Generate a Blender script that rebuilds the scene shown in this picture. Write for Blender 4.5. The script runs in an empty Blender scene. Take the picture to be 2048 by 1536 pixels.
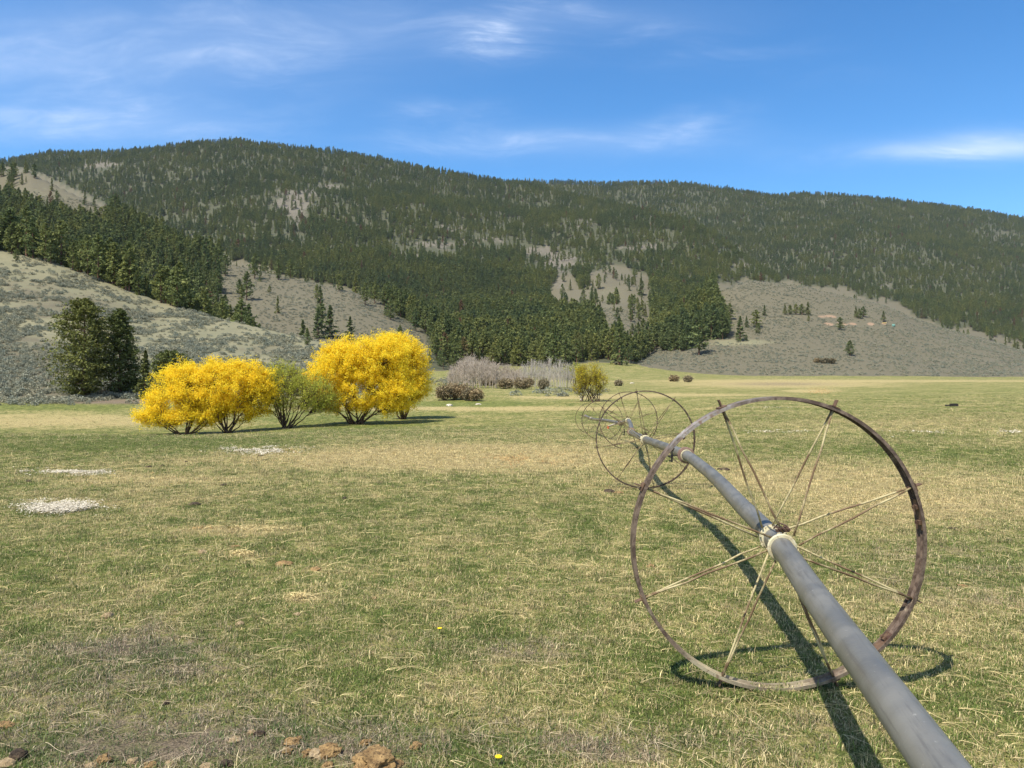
import bpy, math, random
import numpy as np
from mathutils import Vector, Matrix, Quaternion
R_ = math.radians
random.seed(7); rng = np.random.default_rng(7)
S = bpy.context.scene
COL = S.collection
# ------------------------------------------------------------------ camera, sky, sun, exposure
F, HZ, CX, H0 = 1450.0, 775.0, 1024.0, 1.68       # focal length (px of a 2048 frame), horizon row, centre column, eye height
cd = bpy.data.cameras.new('camera'); cam = bpy.data.objects.new('camera', cd); COL.objects.link(cam)
cam.location = (0, 0, H0); cam.rotation_euler = (R_(90), 0, 0)
cd.sensor_width = 36; cd.lens = 36 * F / 2048; cd.shift_y = 7 / 2048
cd.clip_start = 0.05; cd.clip_end = 12000
S.camera = cam
S.view_settings.view_transform = 'Standard'; S.view_settings.look = 'None'
S.view_settings.exposure = 0.54; S.view_settings.gamma = 1.0
SUN_DIR = Vector((-0.43, -0.43, 1.0)).normalized()
SUN_EL = math.asin(SUN_DIR.z); SUN_ROT = math.atan2(SUN_DIR.x, SUN_DIR.y) % (2 * math.pi)
sl = bpy.data.lights.new('sun', 'SUN'); sun = bpy.data.objects.new('sun', sl); COL.objects.link(sun)
sl.energy = 5.0; sl.angle = R_(0.53); sl.color = (1.0, 0.93, 0.80)
sun.rotation_euler = (-SUN_DIR).to_track_quat('-Z', 'Y').to_euler(); sun.location = (-20, -20, 60)

class NT:
    """small helper round a node tree"""
    def __init__(s, nt): s.nt = nt; s.n = nt.nodes; s.l = nt.links
    def add(s, t, **kw):
        nd = s.n.new(t)
        for k, v in kw.items(): setattr(nd, k, v)
        return nd
    def put(s, sock, v):
        if hasattr(v, 'is_output') or isinstance(v, bpy.types.NodeSocket): s.l.new(v, sock)
        elif v is not None:
            try: sock.default_value = v
            except Exception: sock.default_value = (*v, 1.0)
    def math(s, op, a, b=None, c=None, clamp=False):
        nd = s.add('ShaderNodeMath', operation=op, use_clamp=clamp)
        s.put(nd.inputs[0], a)
        if b is not None: s.put(nd.inputs[1], b)
        if c is not None: s.put(nd.inputs[2], c)
        return nd.outputs[0]
    def vmath(s, op, a, b=None):
        nd = s.add('ShaderNodeVectorMath', operation=op)
        s.put(nd.inputs[0], a)
        if b is not None: s.put(nd.inputs[1], b)
        return nd.outputs[0]
    def mix(s, f, a, b, mode='MIX'):
        nd = s.add('ShaderNodeMix', data_type='RGBA', blend_type=mode)
        s.put(nd.inputs[0], f)
        for k, v in ((6, a), (7, b)):
            if isinstance(v, (tuple, list)) and len(v) == 3: v = (*v, 1.0)
            s.put(nd.inputs[k], v)
        return nd.outputs[2]
    def noise(s, vec, scale, detail=4, rough=0.55, dist=0.0):
        nd = s.add('ShaderNodeTexNoise'); nd.inputs['Scale'].default_value = scale
        nd.inputs['Detail'].default_value = detail; nd.inputs['Roughness'].default_value = rough
        nd.inputs['Distortion'].default_value = dist
        if vec is not None: s.l.new(vec, nd.inputs['Vector'])
        return nd.outputs[0]
    def ramp(s, f, lo, hi, a=0.0, b=1.0):
        nd = s.add('ShaderNodeMapRange', interpolation_type='SMOOTHSTEP')
        s.put(nd.inputs[0], f); nd.inputs[1].default_value = lo; nd.inputs[2].default_value = hi
        nd.inputs[3].default_value = a; nd.inputs[4].default_value = b
        return nd.outputs[0]
    def attr(s, name, typ='GEOMETRY'):
        return s.add('ShaderNodeAttribute', attribute_name=name, attribute_type=typ).outputs['Fac']
    def mapping(s, vec, scale=(1, 1, 1), rot=(0, 0, 0)):
        nd = s.add('ShaderNodeMapping'); s.l.new(vec, nd.inputs[0])
        nd.inputs['Scale'].default_value = scale; nd.inputs['Rotation'].default_value = rot
        return nd.outputs[0]

W = bpy.data.worlds.new('World'); S.world = W; W.use_nodes = True
w = NT(W.node_tree); w.n.clear()
wo = w.add('ShaderNodeOutputWorld'); bg = w.add('ShaderNodeBackground')
sky = w.add('ShaderNodeTexSky', sky_type='NISHITA', sun_disc=False)
sky.sun_elevation = SUN_EL; sky.sun_rotation = SUN_ROT; sky.altitude = 900; sky.air_density = 1.0
sky.dust_density = 0.1; sky.ozone_density = 3.0
hs = w.add('ShaderNodeHueSaturation'); w.l.new(sky.outputs[0], hs.inputs['Color'])
hs.inputs['Saturation'].default_value = 1.25; hs.inputs['Value'].default_value = 1.0
gm = w.add('ShaderNodeSeparateXYZ'); tc = w.add('ShaderNodeTexCoord'); w.l.new(tc.outputs['Generated'], gm.inputs[0])
yy = w.math('MAXIMUM', gm.outputs[1], 0.05)
az = w.math('DIVIDE', gm.outputs[0], yy); el = w.math('DIVIDE', gm.outputs[2], yy)
cmb = w.add('ShaderNodeCombineXYZ'); w.l.new(az, cmb.inputs[0]); w.l.new(el, cmb.inputs[1])
cv = cmb.outputs[0]
warp = w.add('ShaderNodeTexNoise'); warp.inputs['Scale'].default_value = 2.5; w.l.new(cv, warp.inputs['Vector'])
wv = w.vmath('ADD', cv, w.vmath('MULTIPLY', w.vmath('SUBTRACT', warp.outputs['Color'], (0.5, 0.5, 0.5)), (0.12, 0.12, 0)))
n1 = w.noise(w.mapping(wv, (1.6, 8.0, 1), (0, 0, R_(-9))), 2.6, 8, 0.62, 0.4)
n2 = w.noise(w.mapping(wv, (5, 16.0, 1), (0, 0, R_(14))), 2.0, 6, 0.6, 0.8)
streak = w.math('MULTIPLY', w.ramp(n1, 0.38, 0.72), w.ramp(n2, 0.22, 0.7))
total = None
for (px, py, sx, sy, k, ang) in ((985, 70, 82, 34, 1.0, 4), (1130, 22, 130, 18, 0.28, -8), (1960, 292, 240, 26, 0.5, 4),
                                 (1350, 258, 110, 26, 0.42, 12), (240, 248, 220, 44, 0.40, 2), (200, 60, 420, 60, 0.12, 8),
                                 (150, 150, 330, 80, 0.12, 10), (900, 225, 90, 18, 0.45, 0), (1030, 285, 250, 26, 0.4, 0),
                                 (1300, 85, 300, 40, 0.12, -6), (520, 110, 300, 60, 0.18, 10)):
    dx = w.math('SUBTRACT', az, (px - CX) / F); dy = w.math('SUBTRACT', el, (HZ - py) / F)
    c, s_ = math.cos(R_(ang)), math.sin(R_(ang))
    u = w.math('ADD', w.math('MULTIPLY', dx, c), w.math('MULTIPLY', dy, s_))
    v = w.math('SUBTRACT', w.math('MULTIPLY', dy, c), w.math('MULTIPLY', dx, s_))
    q = w.math('ADD', w.math('POWER', w.math('ABSOLUTE', w.math('DIVIDE', u, sx / F)), 2.0),
               w.math('POWER', w.math('ABSOLUTE', w.math('DIVIDE', v, sy / F)), 2.0))
    g = w.math('MULTIPLY', w.math('EXPONENT', w.math('MULTIPLY', q, -0.8)), k)
    total = g if total is None else w.math('ADD', total, g)
cl = w.math('MULTIPLY', total, w.math('ADD', w.math('MULTIPLY', streak, 1.25), 0.14), clamp=True)
veil = None
for (px, py, sx, sy, k) in ((120, 110, 480, 120, .18), (600, 60, 300, 60, .12), (2010, 296, 170, 17, .62), (1150, 30, 300, 40, .10), (230, 250, 210, 30, .16), (1200, 280, 260, 26, .12)):
    q = w.math('ADD', w.math('POWER', w.math('ABSOLUTE', w.math('DIVIDE', w.math('SUBTRACT', az, (px - CX) / F), sx / F)), 2.0), w.math('POWER', w.math('ABSOLUTE', w.math('DIVIDE', w.math('SUBTRACT', el, (HZ - py) / F), sy / F)), 2.0))
    g = w.math('MULTIPLY', w.math('EXPONENT', w.math('MULTIPLY', q, -0.8)), k); veil = g if veil is None else w.math('ADD', veil, g)
cl = w.math('ADD', cl, w.math('MULTIPLY', veil, w.math('ADD', w.math('MULTIPLY', n1, .9), .45)), clamp=True)
lift = w.ramp(el, 0.05, 0.62, 1.0, 0.0)
tint = w.mix(1.0, hs.outputs[0], (1.07, 1.27, 1.32), 'MULTIPLY')
skyc = w.mix(w.math('MULTIPLY', lift, 0.10), tint, (2.6, 5.4, 9.4))
col = w.mix(w.math('MULTIPLY', cl, 0.85), skyc, (6.2, 7.0, 8.4))
back_fill = w.ramp(gm.outputs[1], -0.45, 0.45, 0.32, 0.0)      # added warm-white veil, unseen behind the camera, to lift and neutralise shadow fill
col = w.mix(back_fill, col, (8.2, 7.9, 7.2))
w.l.new(col, bg.inputs[0]); bg.inputs[1].default_value = 0.108
w.l.new(bg.outputs[0], wo.inputs[0])
try:
    S.cycles.volume_bounces = 0; S.cycles.max_bounces = 6; S.cycles.transparent_max_bounces = 8
except Exception: pass

# ------------------------------------------------------------------ object helpers
def tag(o, label=None, cat=None, group=None, kind=None):
    if label: o['label'] = label
    if cat: o['category'] = cat
    if group: o['group'] = group
    if kind: o['kind'] = kind
    return o
def mesh_np(name, V, faces, mats=(), smooth=False, matidx=None, attrs=None):
    """V (n,3) ; faces: (m,k) array or list of such arrays"""
    me = bpy.data.meshes.new(name)
    if not isinstance(faces, (list, tuple)): faces = [faces]
    faces = [np.asarray(f, dtype=np.int32) for f in faces if len(f)]
    V = np.asarray(V, dtype=np.float32)
    me.vertices.add(len(V)); me.vertices.foreach_set('co', V.ravel())
    lv = np.concatenate([f.ravel() for f in faces])
    tot = np.concatenate([np.full(len(f), f.shape[1], np.int32) for f in faces])
    st = np.concatenate([[0], np.cumsum(tot)[:-1]]).astype(np.int32)
    me.loops.add(len(lv)); me.loops.foreach_set('vertex_index', lv)
    me.polygons.add(len(tot)); me.polygons.foreach_set('loop_start', st)
    try: me.polygons.foreach_set('loop_total', tot)
    except Exception: pass
    for m in mats: me.materials.append(m)
    if matidx is not None: me.polygons.foreach_set('material_index', np.asarray(matidx, np.int32))
    me.polygons.foreach_set('use_smooth', np.full(len(tot), bool(smooth)))
    for k, (dom, arr) in (attrs or {}).items():
        a = me.attributes.new(k, 'FLOAT', dom); a.data.foreach_set('value', np.asarray(arr, np.float32))
    me.update(calc_edges=True); me.validate()
    return me
def obj(name, me, parent=None, loc=None):
    o = bpy.data.objects.new(name, me); COL.objects.link(o)
    if loc is not None: o.location = loc
    if parent is not None: o.parent = parent
    return o
def empty(name, loc=(0, 0, 0)):
    o = bpy.data.objects.new(name, None); COL.objects.link(o); o.location = loc; o.empty_display_size = 0.2
    return o
class MB:
    """collects vertices and faces of one mesh"""
    def __init__(s): s.v = []; s.q = []; s.t = []; s.n = 0
    def addv(s, V, quads=None, tris=None):
        V = np.asarray(V, float)
        if quads is not None and len(quads): s.q.append(np.asarray(quads) + s.n)
        if tris is not None and len(tris): s.t.append(np.asarray(tris) + s.n)
        s.v.append(V); s.n += len(V)
    def tube(s, P, rad, k=8, cap=True):
        P = np.asarray(P, float); n = len(P); rad = np.broadcast_to(np.asarray(rad, float), (n,))
        T = np.gradient(P, axis=0); T /= np.linalg.norm(T, axis=1)[:, None] + 1e-12
        ref = np.array([0, 0, 1.0]) if abs(T[0][2]) < 0.9 else np.array([1.0, 0, 0])
        a = np.cross(T, ref); a /= np.linalg.norm(a, axis=1)[:, None] + 1e-12
        b = np.cross(T, a)
        th = np.arange(k) / k * 2 * np.pi
        V = P[:, None, :] + rad[:, None, None] * (np.cos(th)[None, :, None] * a[:, None, :] + np.sin(th)[None, :, None] * b[:, None, :])
        V = V.reshape(-1, 3)
        i = np.arange(n - 1)[:, None] * k + np.arange(k)[None, :]; j = np.arange(n - 1)[:, None] * k + (np.arange(k)[None, :] + 1) % k
        Q = np.stack([i, j, j + k, i + k], -1).reshape(-1, 4)
        tr = []
        if cap:
            V = np.vstack([V, P[0], P[-1]]); c0 = n * k; c1 = c0 + 1
            for m in range(k):
                tr.append((c0, (m + 1) % k, m)); tr.append((c1, (n - 1) * k + m, (n - 1) * k + (m + 1) % k))
        s.addv(V, Q, tr)
    def box(s, c, half, rot=None):
        V = np.array([(x, y, z) for x in (-1, 1) for y in (-1, 1) for z in (-1, 1)], float) * half
        if rot is not None: V = V @ np.array(rot).T
        s.addv(V + c, [(0, 1, 3, 2), (4, 6, 7, 5), (0, 4, 5, 1), (2, 3, 7, 6), (0, 2, 6, 4), (1, 5, 7, 3)])
    def ring(s, prof, axis_c, seg, xf):
        """revolve closed profile (radius, offset) about the local Y axis"""
        prof = np.asarray(prof, float); k = len(prof)
        th = np.arange(seg) / seg * 2 * np.pi
        V = np.stack([prof[None, :, 0] * np.cos(th)[:, None], np.broadcast_to(prof[None, :, 1], (seg, k)), prof[None, :, 0] * np.sin(th)[:, None]], -1).reshape(-1, 3)
        V = xf(V) if xf else V
        i = np.arange(seg)[:, None] * k + np.arange(k)[None, :]; i2 = ((np.arange(seg)[:, None] + 1) % seg) * k + np.arange(k)[None, :]
        j = np.arange(seg)[:, None] * k + (np.arange(k)[None, :] + 1) % k; j2 = ((np.arange(seg)[:, None] + 1) % seg) * k + (np.arange(k)[None, :] + 1) % k
        s.addv(V + np.asarray(axis_c), np.stack([i, i2, j2, j], -1).reshape(-1, 4))
    def mesh(s, name, mats, smooth=False, **kw):
        fs = []
        if s.q: fs.append(np.concatenate(s.q))
        if s.t: fs.append(np.concatenate(s.t))
        return mesh_np(name, np.concatenate(s.v), fs, mats, smooth, **kw)

# ------------------------------------------------------------------ noise on numpy arrays
_tab = rng.random((256, 256))
def vnoise(x, y):
    xi = np.floor(x).astype(int); yi = np.floor(y).astype(int); fx = x - xi; fy = y - yi
    fx = fx * fx * (3 - 2 * fx); fy = fy * fy * (3 - 2 * fy)
    g = lambda a, b: _tab[a & 255, b & 255]
    return (g(xi, yi) * (1 - fx) + g(xi + 1, yi) * fx) * (1 - fy) + (g(xi, yi + 1) * (1 - fx) + g(xi + 1, yi + 1) * fx) * fy
def fbm(x, y, o=4):
    t = 0; a = 0.5; s = 0
    for _ in range(o):
        t = t + a * vnoise(x, y); s += a; a *= 0.5; x = x * 2.03 + 17.3; y = y * 2.03 + 5.1
    return t / s
def sst(a, b, x):
    t = np.clip((x - a) / (b - a), 0, 1); return t * t * (3 - 2 * t)

# ------------------------------------------------------------------ terrain
UC = [-900, 0, 370, 715, 900, 1180, 1500, 2048, 2900]
DC = np.array([0.1, 4, 12, 20, 25, 30, 38, 50, 60, 65, 80, 95, 110, 140, 200, 260, 350, 430, 700, 4000])
def rows(ys): return ys
ZT = np.array([
 # 0.1  4  12  20    25    30    38    50    60    65    80    95    110   140  200  260  350  430  700  4000
 [0, 0, 0, .02, -.08, -.25, -.95, -1.8, -2.1, -2.05, -1.6, -.75, -.2, .3, 1.5, 3, 6, 9, 15, 30],
 [0, 0, 0, .02, -.08, -.25, -.95, -1.8, -2.1, -2.05, -1.6, -.75, -.2, .3, 1.5, 3, 6, 9, 15, 30],
 [0, 0, 0, .02, -.10, -.32, -.95, -1.8, -2.2, -2.15, -1.6, -.75, -.2, .3, 1.5, 3, 6, 9, 15, 30],
 [0, 0, 0, .02, -.05, -.20, -.60, -1.2, -1.6, -1.65, -1.4, -.75, 0, .7, 2.5, 4, 8, 12, 18, 30],
 [0, 0, 0, -.02, -.12, -.28, -.60, -1.1, -1.5, -1.5, -1.3, -.60, .3, 1.2, 3.0, 4.5, 9, 15, 20, 30],
 [0, 0, 0, -.05, -.22, -.45, -.75, -1.0, -1.0, -.9, -.5, .05, .4, 1.0, 2.1, 3.5, 9, 17, 22, 30],
 [0, 0, 0, .00, .00, .00, .00, .10, .2, .25, .4, .6, .9, 1.3, 2.3, 3.9, 6.2, 10, 18, 30],
 [0, 0, 0, .03, .05, .08, .1, .15, .3, .4, .6, .8, 1.0, 1.5, 2.4, 4.0, 6.2, 8.5, 16, 30],
 [0, 0, 0, .03, .05, .08, .1, .15, .3, .4, .6, .8, 1.0, 1.5, 2.4, 4.0, 6.2, 8.5, 16, 30]])
def floor_z(u, d):
    ld = np.log(DC); x = np.log(np.maximum(d, 0.11))
    cols = np.stack([np.interp(x, ld, ZT[i]) for i in range(len(UC))], 0)
    iu = np.interp(u, UC, np.arange(len(UC))); i0 = np.clip(np.floor(iu).astype(int), 0, len(UC) - 2); f = iu - i0
    f = f * f * (3 - 2 * f)
    a = np.take_along_axis(cols, i0[None], 0)[0]; b = np.take_along_axis(cols, (i0 + 1)[None], 0)[0]
    return a * (1 - f) + b * f
def tabi(u, t): return np.interp(u, [p[0] for p in t], [p[1] for p in t])
HILLS = {
 'B': dict(r=[(-900, 330), (-300, 425), (0, 497), (103, 523), (219, 564), (308, 598), (410, 629), (513, 653), (649, 686), (740, 735), (800, 775), (900, 800)],
           d=[(-900, 300), (0, 260), (300, 240), (500, 215), (650, 190), (900, 180)],
           f=[(-900, 100), (0, 101), (450, 103), (650, 125), (900, 150)], p=1.15, fall=0.30, n=0.8),
 'C': dict(r=[(-900, 230), (0, 340), (60, 343), (130, 378), (200, 412), (300, 466), (400, 512), (437, 523), (560, 552), (700, 581), (764, 604), (864, 659), (950, 730), (1000, 770)],
           d=[(-900, 950), (0, 820), (300, 660), (437, 570), (700, 530), (1000, 480)],
           f=[(-900, 300), (0, 290), (437, 285), (700, 330), (1000, 380)], p=0.9, fall=0.25, n=3),
 'D': dict(r=[(-900, 330), (-300, 335), (0, 326), (100, 306), (200, 304), (300, 301), (400, 289), (480, 285), (600, 296), (700, 308), (800, 326), (850, 337), (950, 357), (1030, 367),
              (1100, 380), (1250, 412), (1400, 457), (1500, 520), (1600, 580), (1750, 640), (1900, 700), (2100, 770)],
           d=[(-900, 2300), (0, 2200), (1030, 2300), (1100, 2200), (1400, 1600), (1600, 1250), (1900, 1000)],
           f=[(-900, 700), (0, 640), (437, 520), (700, 440), (1000, 400), (1250, 420), (1500, 640), (1900, 800)], p=0.8, fall=0.2, n=38),
 'E': dict(r=[(600, 700), (800, 420), (900, 372), (1050, 367), (1200, 365), (1350, 367), (1450, 379), (1540, 391), (1650, 388), (1750, 398), (1850, 411), (1950, 424), (2048, 441), (2900, 560)],
           d=[(600, 2900), (2900, 2700)], f=[(600, 1500), (1300, 1300), (1600, 820), (2900, 780)], p=0.9, fall=0.2, n=34),
 'R': dict(r=[(1150, 760), (1230, 728), (1330, 660), (1428, 585), (1500, 561), (1609, 572), (1697, 594), (1773, 613), (1844, 643), (1910, 664), (1992, 684), (2048, 704), (2400, 745), (2900, 765)],
           d=[(1150, 560), (1500, 680), (2048, 620), (2900, 600)], f=[(1150, 400), (1500, 385), (2048, 390), (2900, 400)], p=1.0, fall=0.28, n=3),
}
def hill(key, u, d, X, Y):
    h = HILLS[key]; dr = tabi(u, h['d']); df = tabi(u, h['f'])
    zf = floor_z(u, df) - 0.6
    ef = (zf - H0) / df; er = (HZ - tabi(u, h['r'])) / F; hh = er - ef
    t = np.clip((d - df) / (dr - df), 0, 1)
    prof = (1 - (1 - t) ** 1.5) * 0.5 + t ** h['p'] * 0.5
    z = H0 + (ef + hh * prof) * np.minimum(d, dr)
    w_ = {'B': 26, 'C': 90, 'D': 330, 'E': 420, 'R': 80}[key]
    nz = (fbm(X / w_, Y / w_, 5) - 0.5) * 2 * h['n'] * np.minimum(1, t * 5) * (1 - 0.7 * sst(0.8, 1.0, t))
    z = z + nz
    over = d - dr
    z = np.where(over > 0, z - h['fall'] * over * sst(0, dr * 0.08, over) - 0.0, z)
    z = np.where(d < df, -50.0, z)
    return np.where(hh < 0.006, -50.0, z)
def terrain(X, Y, which=False):
    X = np.asarray(X, float); Y = np.asarray(Y, float)
    d = np.maximum(Y, 0.2); u = np.clip(CX + F * X / d, -900, 2900)
    base = floor_z(u, d)
    rr = np.hypot(X, Y)
    base = base + (fbm(X / 3.1 + 40, Y / 3.1 + 40, 3) - 0.5) * 0.05 * sst(1, 6, rr) + (fbm(X / 17., Y / 17., 3) - 0.5) * 0.5 * sst(45, 110, d)
    zs = [base] + [hill(k, u, d, X, Y) for k in 'BCDER']
    A = np.stack(zs, 0); z = A.max(0)
    return (z, A.argmax(0), u, HZ + (H0 - z) * F / d) if which else z
def gz(x, y): return float(terrain(np.array([x]), np.array([y]))[0])
_ds = np.geomspace(1.2, 3500, 1600)
def at_px(px, py, dmin=1.2):
    """the point of the ground that is seen at this column and row"""
    ds = _ds[_ds >= dmin]; X = (px - CX) / F * ds
    z = terrain(X, ds); yp = HZ + (H0 - z) * F / ds
    i = int(np.argmax(yp <= py)) if (yp <= py).any() else len(ds) - 1
    if i > 0:
        t = (yp[i - 1] - py) / (yp[i - 1] - yp[i] + 1e-9); dd = ds[i - 1] + t * (ds[i] - ds[i - 1])
    else: dd = ds[0]
    x = (px - CX) / F * dd
    return Vector((x, dd, gz(x, dd)))
def at_d(px, d):
    x = (px - CX) / F * d; return Vector((x, d, gz(x, d)))
def inpoly(px, py, poly):
    ins = np.zeros(px.shape, bool); n = len(poly)
    for i in range(n):
        x1, y1 = poly[i]; x2, y2 = poly[(i + 1) % n]
        c = ((y1 > py) != (y2 > py)) & (px < (x2 - x1) * (py - y1) / (y2 - y1 + 1e-12) + x1)
        ins ^= c
    return ins
def blobs(u, y, lst):
    t = np.zeros(u.shape)
    for cx, cy, rx, ry, k in lst:
        q = ((u - cx) / rx) ** 2 + ((y - cy) / ry) ** 2
        t = t + k * np.exp(-q * 1.1)
    return t
DRY = [(830, 915, 330, 26, .85), (1030, 915, 260, 22, .6), (1800, 1000, 380, 70, .42), (1480, 960, 250, 30, .35), (130, 842, 260, 14, .5), (1560, 768, 190, 7, .8), (1750, 762, 500, 2.2, .5),
       (1000, 817, 330, 4, .8), (500, 1062, 110, 10, .7), (470, 1110, 60, 7, .5), (600, 1197, 40, 10, .5), (1900, 850, 300, 14, .25), (1620, 782, 50, 3, .9), (300, 960, 200, 10, .45), (1300, 880, 120, 10, .3),
       (1900, 1200, 250, 70, .2), (1150, 795, 130, 3, .7), (1350, 790, 160, 3, .6), (250, 1005, 180, 12, .3),
       (300, 890, 420, 20, -.35), (1750, 900, 420, 18, -.3), (1500, 1330, 260, 50, -.25), (420, 1010, 300, 18, -.15), (60, 815, 200, 6, -.6), (950, 808, 110, 5, -.9), (700, 845, 150, 20, -.4), (1100, 1080, 200, 60, -.1)]
BARE = [(200, 1340, 380, 110, .36), (650, 1490, 500, 70, .42), (150, 1500, 350, 55, .40), (1000, 1300, 250, 50, .25), (1500, 1480, 400, 60, .2), (1900, 1150, 300, 90, .2), (300, 1300, 120, 20, .3), (250, 800, 120, 9, 1.0), (130, 800, 60, 7, .7), (1560, 768, 170, 6, .45), (1200, 1500, 250, 40, .15)]
def zones(X, Y):
    z, a, u, yp = terrain(X, Y, True)
    front = (np.asarray(Y) > 1.2)
    up = np.where(front, u, 1024.); ypp = np.where(front, yp, 1500.)
    dry = 0.40 + blobs(up, ypp, DRY); bare = 0.10 + blobs(up, ypp, BARE)
    return z, a, up, ypp, np.clip(dry, 0, 1), np.clip(bare, 0, 1)

# ground sheets: polar grid round the viewpoint
ang = np.unique(np.concatenate([np.linspace(-180, -46, 90), np.linspace(-46, 46, 560), np.linspace(46, 180, 90)]))[:-1]
rad = np.concatenate([[0.02], np.geomspace(0.3, 3700, 540)])
TA, TR = np.meshgrid(np.radians(ang), rad)
GX = (np.sin(TA) * TR); GY = (np.cos(TA) * TR)
zz, aa, uu, yp, dry, bare = zones(GX.ravel(), GY.ravel())
na = len(ang); nr = len(rad)
ii = np.arange(nr - 1)[:, None] * na + np.arange(na)[None, :]; jj = np.arange(nr - 1)[:, None] * na + (np.arange(na)[None, :] + 1) % na
GQ = np.stack([ii, jj, jj + na, ii + na], -1).reshape(-1, 4)
VV = np.stack([GX.ravel(), GY.ravel(), zz], -1)
def inb(u, y, pl, X, Y):
    if pl is BARELAND[1]: return inpoly(u, y, pl)
    s_ = np.maximum(np.asarray(Y), 50) * .035
    return inpoly(u + (fbm(X / s_ + 9, Y / s_, 3) - .5) * 110, y + (fbm(X / s_ + 70, Y / s_ + 31, 3) - .5) * 44, pl)
BARELAND = [[(437, 520), (700, 578), (764, 600), (864, 655), (900, 700), (880, 720), (560, 700), (430, 590)],
            [(-20, 330), (60, 338), (130, 370), (215, 412), (228, 434), (205, 432), (137, 412), (68, 398), (-20, 374)],
            [(1110, 600), (1145, 545), (1250, 528), (1305, 548), (1318, 600), (1315, 668), (1205, 672), (1170, 622)],
            [(1428, 575), (1500, 556), (1609, 566), (1697, 588), (1773, 606), (1844, 636), (1910, 658), (1992, 678), (2060, 700), (2600, 740), (2600, 775), (1240, 775), (1240, 722), (1375, 700), (1450, 684), (1478, 650), (1440, 620)]]
OUTCROP = [(262, 438, 16, 7, .9), (325, 460, 16, 7, .9), (369, 480, 14, 14, .9), (590, 400, 45, 24, .9), (665, 375, 35, 12, .6), (205, 328, 50, 9, .9), (880, 492, 60, 10, .9), (800, 512, 60, 9, .8), (905, 458, 30, 8, .7), (985, 480, 60, 8, .5), (1175, 448, 26, 7, .9), (1190, 425, 30, 6, .5), (1270, 495, 60, 8, .9),
           (1120, 520, 50, 20, .9), (1080, 498, 30, 9, .8), (1485, 527, 26, 9, .8), (1120, 570, 20, 30, .6), (1740, 478, 60, 20, .35), (1800, 505, 50, 20, .4), (2000, 470, 50, 25, .45), (1640, 400, 30, 8, .4), (60, 440, 60, 10, .3),
           (1770, 575, 40, 8, .5), (1900, 600, 40, 6, .4), (585, 440, 30, 30, .5), (420, 420, 20, 10, .4), (1650, 410, 20, 8, .3), (260, 400, 30, 8, .3), (340, 500, 20, 12, .4), (410, 500, 14, 20, .4)]
fa = aa[GQ].max(1)

# ------------------------------------------------------------------ materials
def new_mat(name):
    m = bpy.data.materials.new(name); m.use_nodes = True; t = NT(m.node_tree); t.n.clear()
    t.out = t.add('ShaderNodeOutputMaterial'); t.b = t.add('ShaderNodeBsdfPrincipled'); t.l.new(t.b.outputs[0], t.out.inputs[0])
    t.b.inputs['Roughness'].default_value = 0.85
    try: t.b.inputs['Specular IOR Level'].default_value = 0.2
    except Exception: pass
    return m, t
def bump(t, h, strength=0.5, dist=0.02):
    b = t.add('ShaderNodeBump'); b.inputs['Strength'].default_value = strength; b.inputs['Distance'].default_value = dist
    t.l.new(h, b.inputs['Height']); t.l.new(b.outputs[0], t.b.inputs['Normal'])
def pos(t): return t.add('ShaderNodeNewGeometry').outputs['Position']

GREEN1, GREEN2 = (0.085, 0.108, 0.024), (0.215, 0.225, 0.058)
STRAW, STRAW2, SOIL = (0.47, 0.385, 0.175), (0.31, 0.25, 0.12), (0.19, 0.148, 0.105)
def ground_mat():
    m, t = new_mat('meadow'); P = pos(t)
    d_, b_ = t.attr('dry'), t.attr('bare')
    big = t.noise(P, 0.22, 5, 0.6); med = t.noise(P, 1.7, 5, 0.65); fine = t.noise(P, 14, 6, 0.75); tiny = t.noise(P, 90, 3, 0.7)
    dist = t.math('LENGTH' if False else 'ADD', 0, 0)
    g = t.mix(t.ramp(med, .35, .65), GREEN1, GREEN2)
    s = t.mix(t.ramp(fine, .35, .65), STRAW2, STRAW)
    k = t.math('ADD', d_, t.math('ADD', t.math('MULTIPLY', t.math('SUBTRACT', big, .5), 1.2), t.math('ADD', t.math('MULTIPLY', t.math('SUBTRACT', med, .5), 1.5), t.math('MULTIPLY', t.math('SUBTRACT', fine, .5), 2.0))))
    c = t.mix(t.ramp(k, .2, .85), g, s)
    kb = t.math('ADD', b_, t.math('ADD', t.math('MULTIPLY', t.math('SUBTRACT', med, .5), 1.3), t.math('MULTIPLY', t.math('SUBTRACT', fine, .5), 1.0)))
    c = t.mix(t.ramp(kb, .3, .75), c, SOIL)
    c = t.mix(1.0, c, t.mix(t.ramp(tiny, .25, .7), (.25, .24, .21), (1.35, 1.35, 1.28)), 'MULTIPLY')
    t.l.new(c, t.b.inputs['Base Color'])
    bump(t, t.math('ADD', t.math('MULTIPLY', fine, 1.0), t.math('MULTIPLY', tiny, .35)), 0.8, 0.05)
    return m
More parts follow.
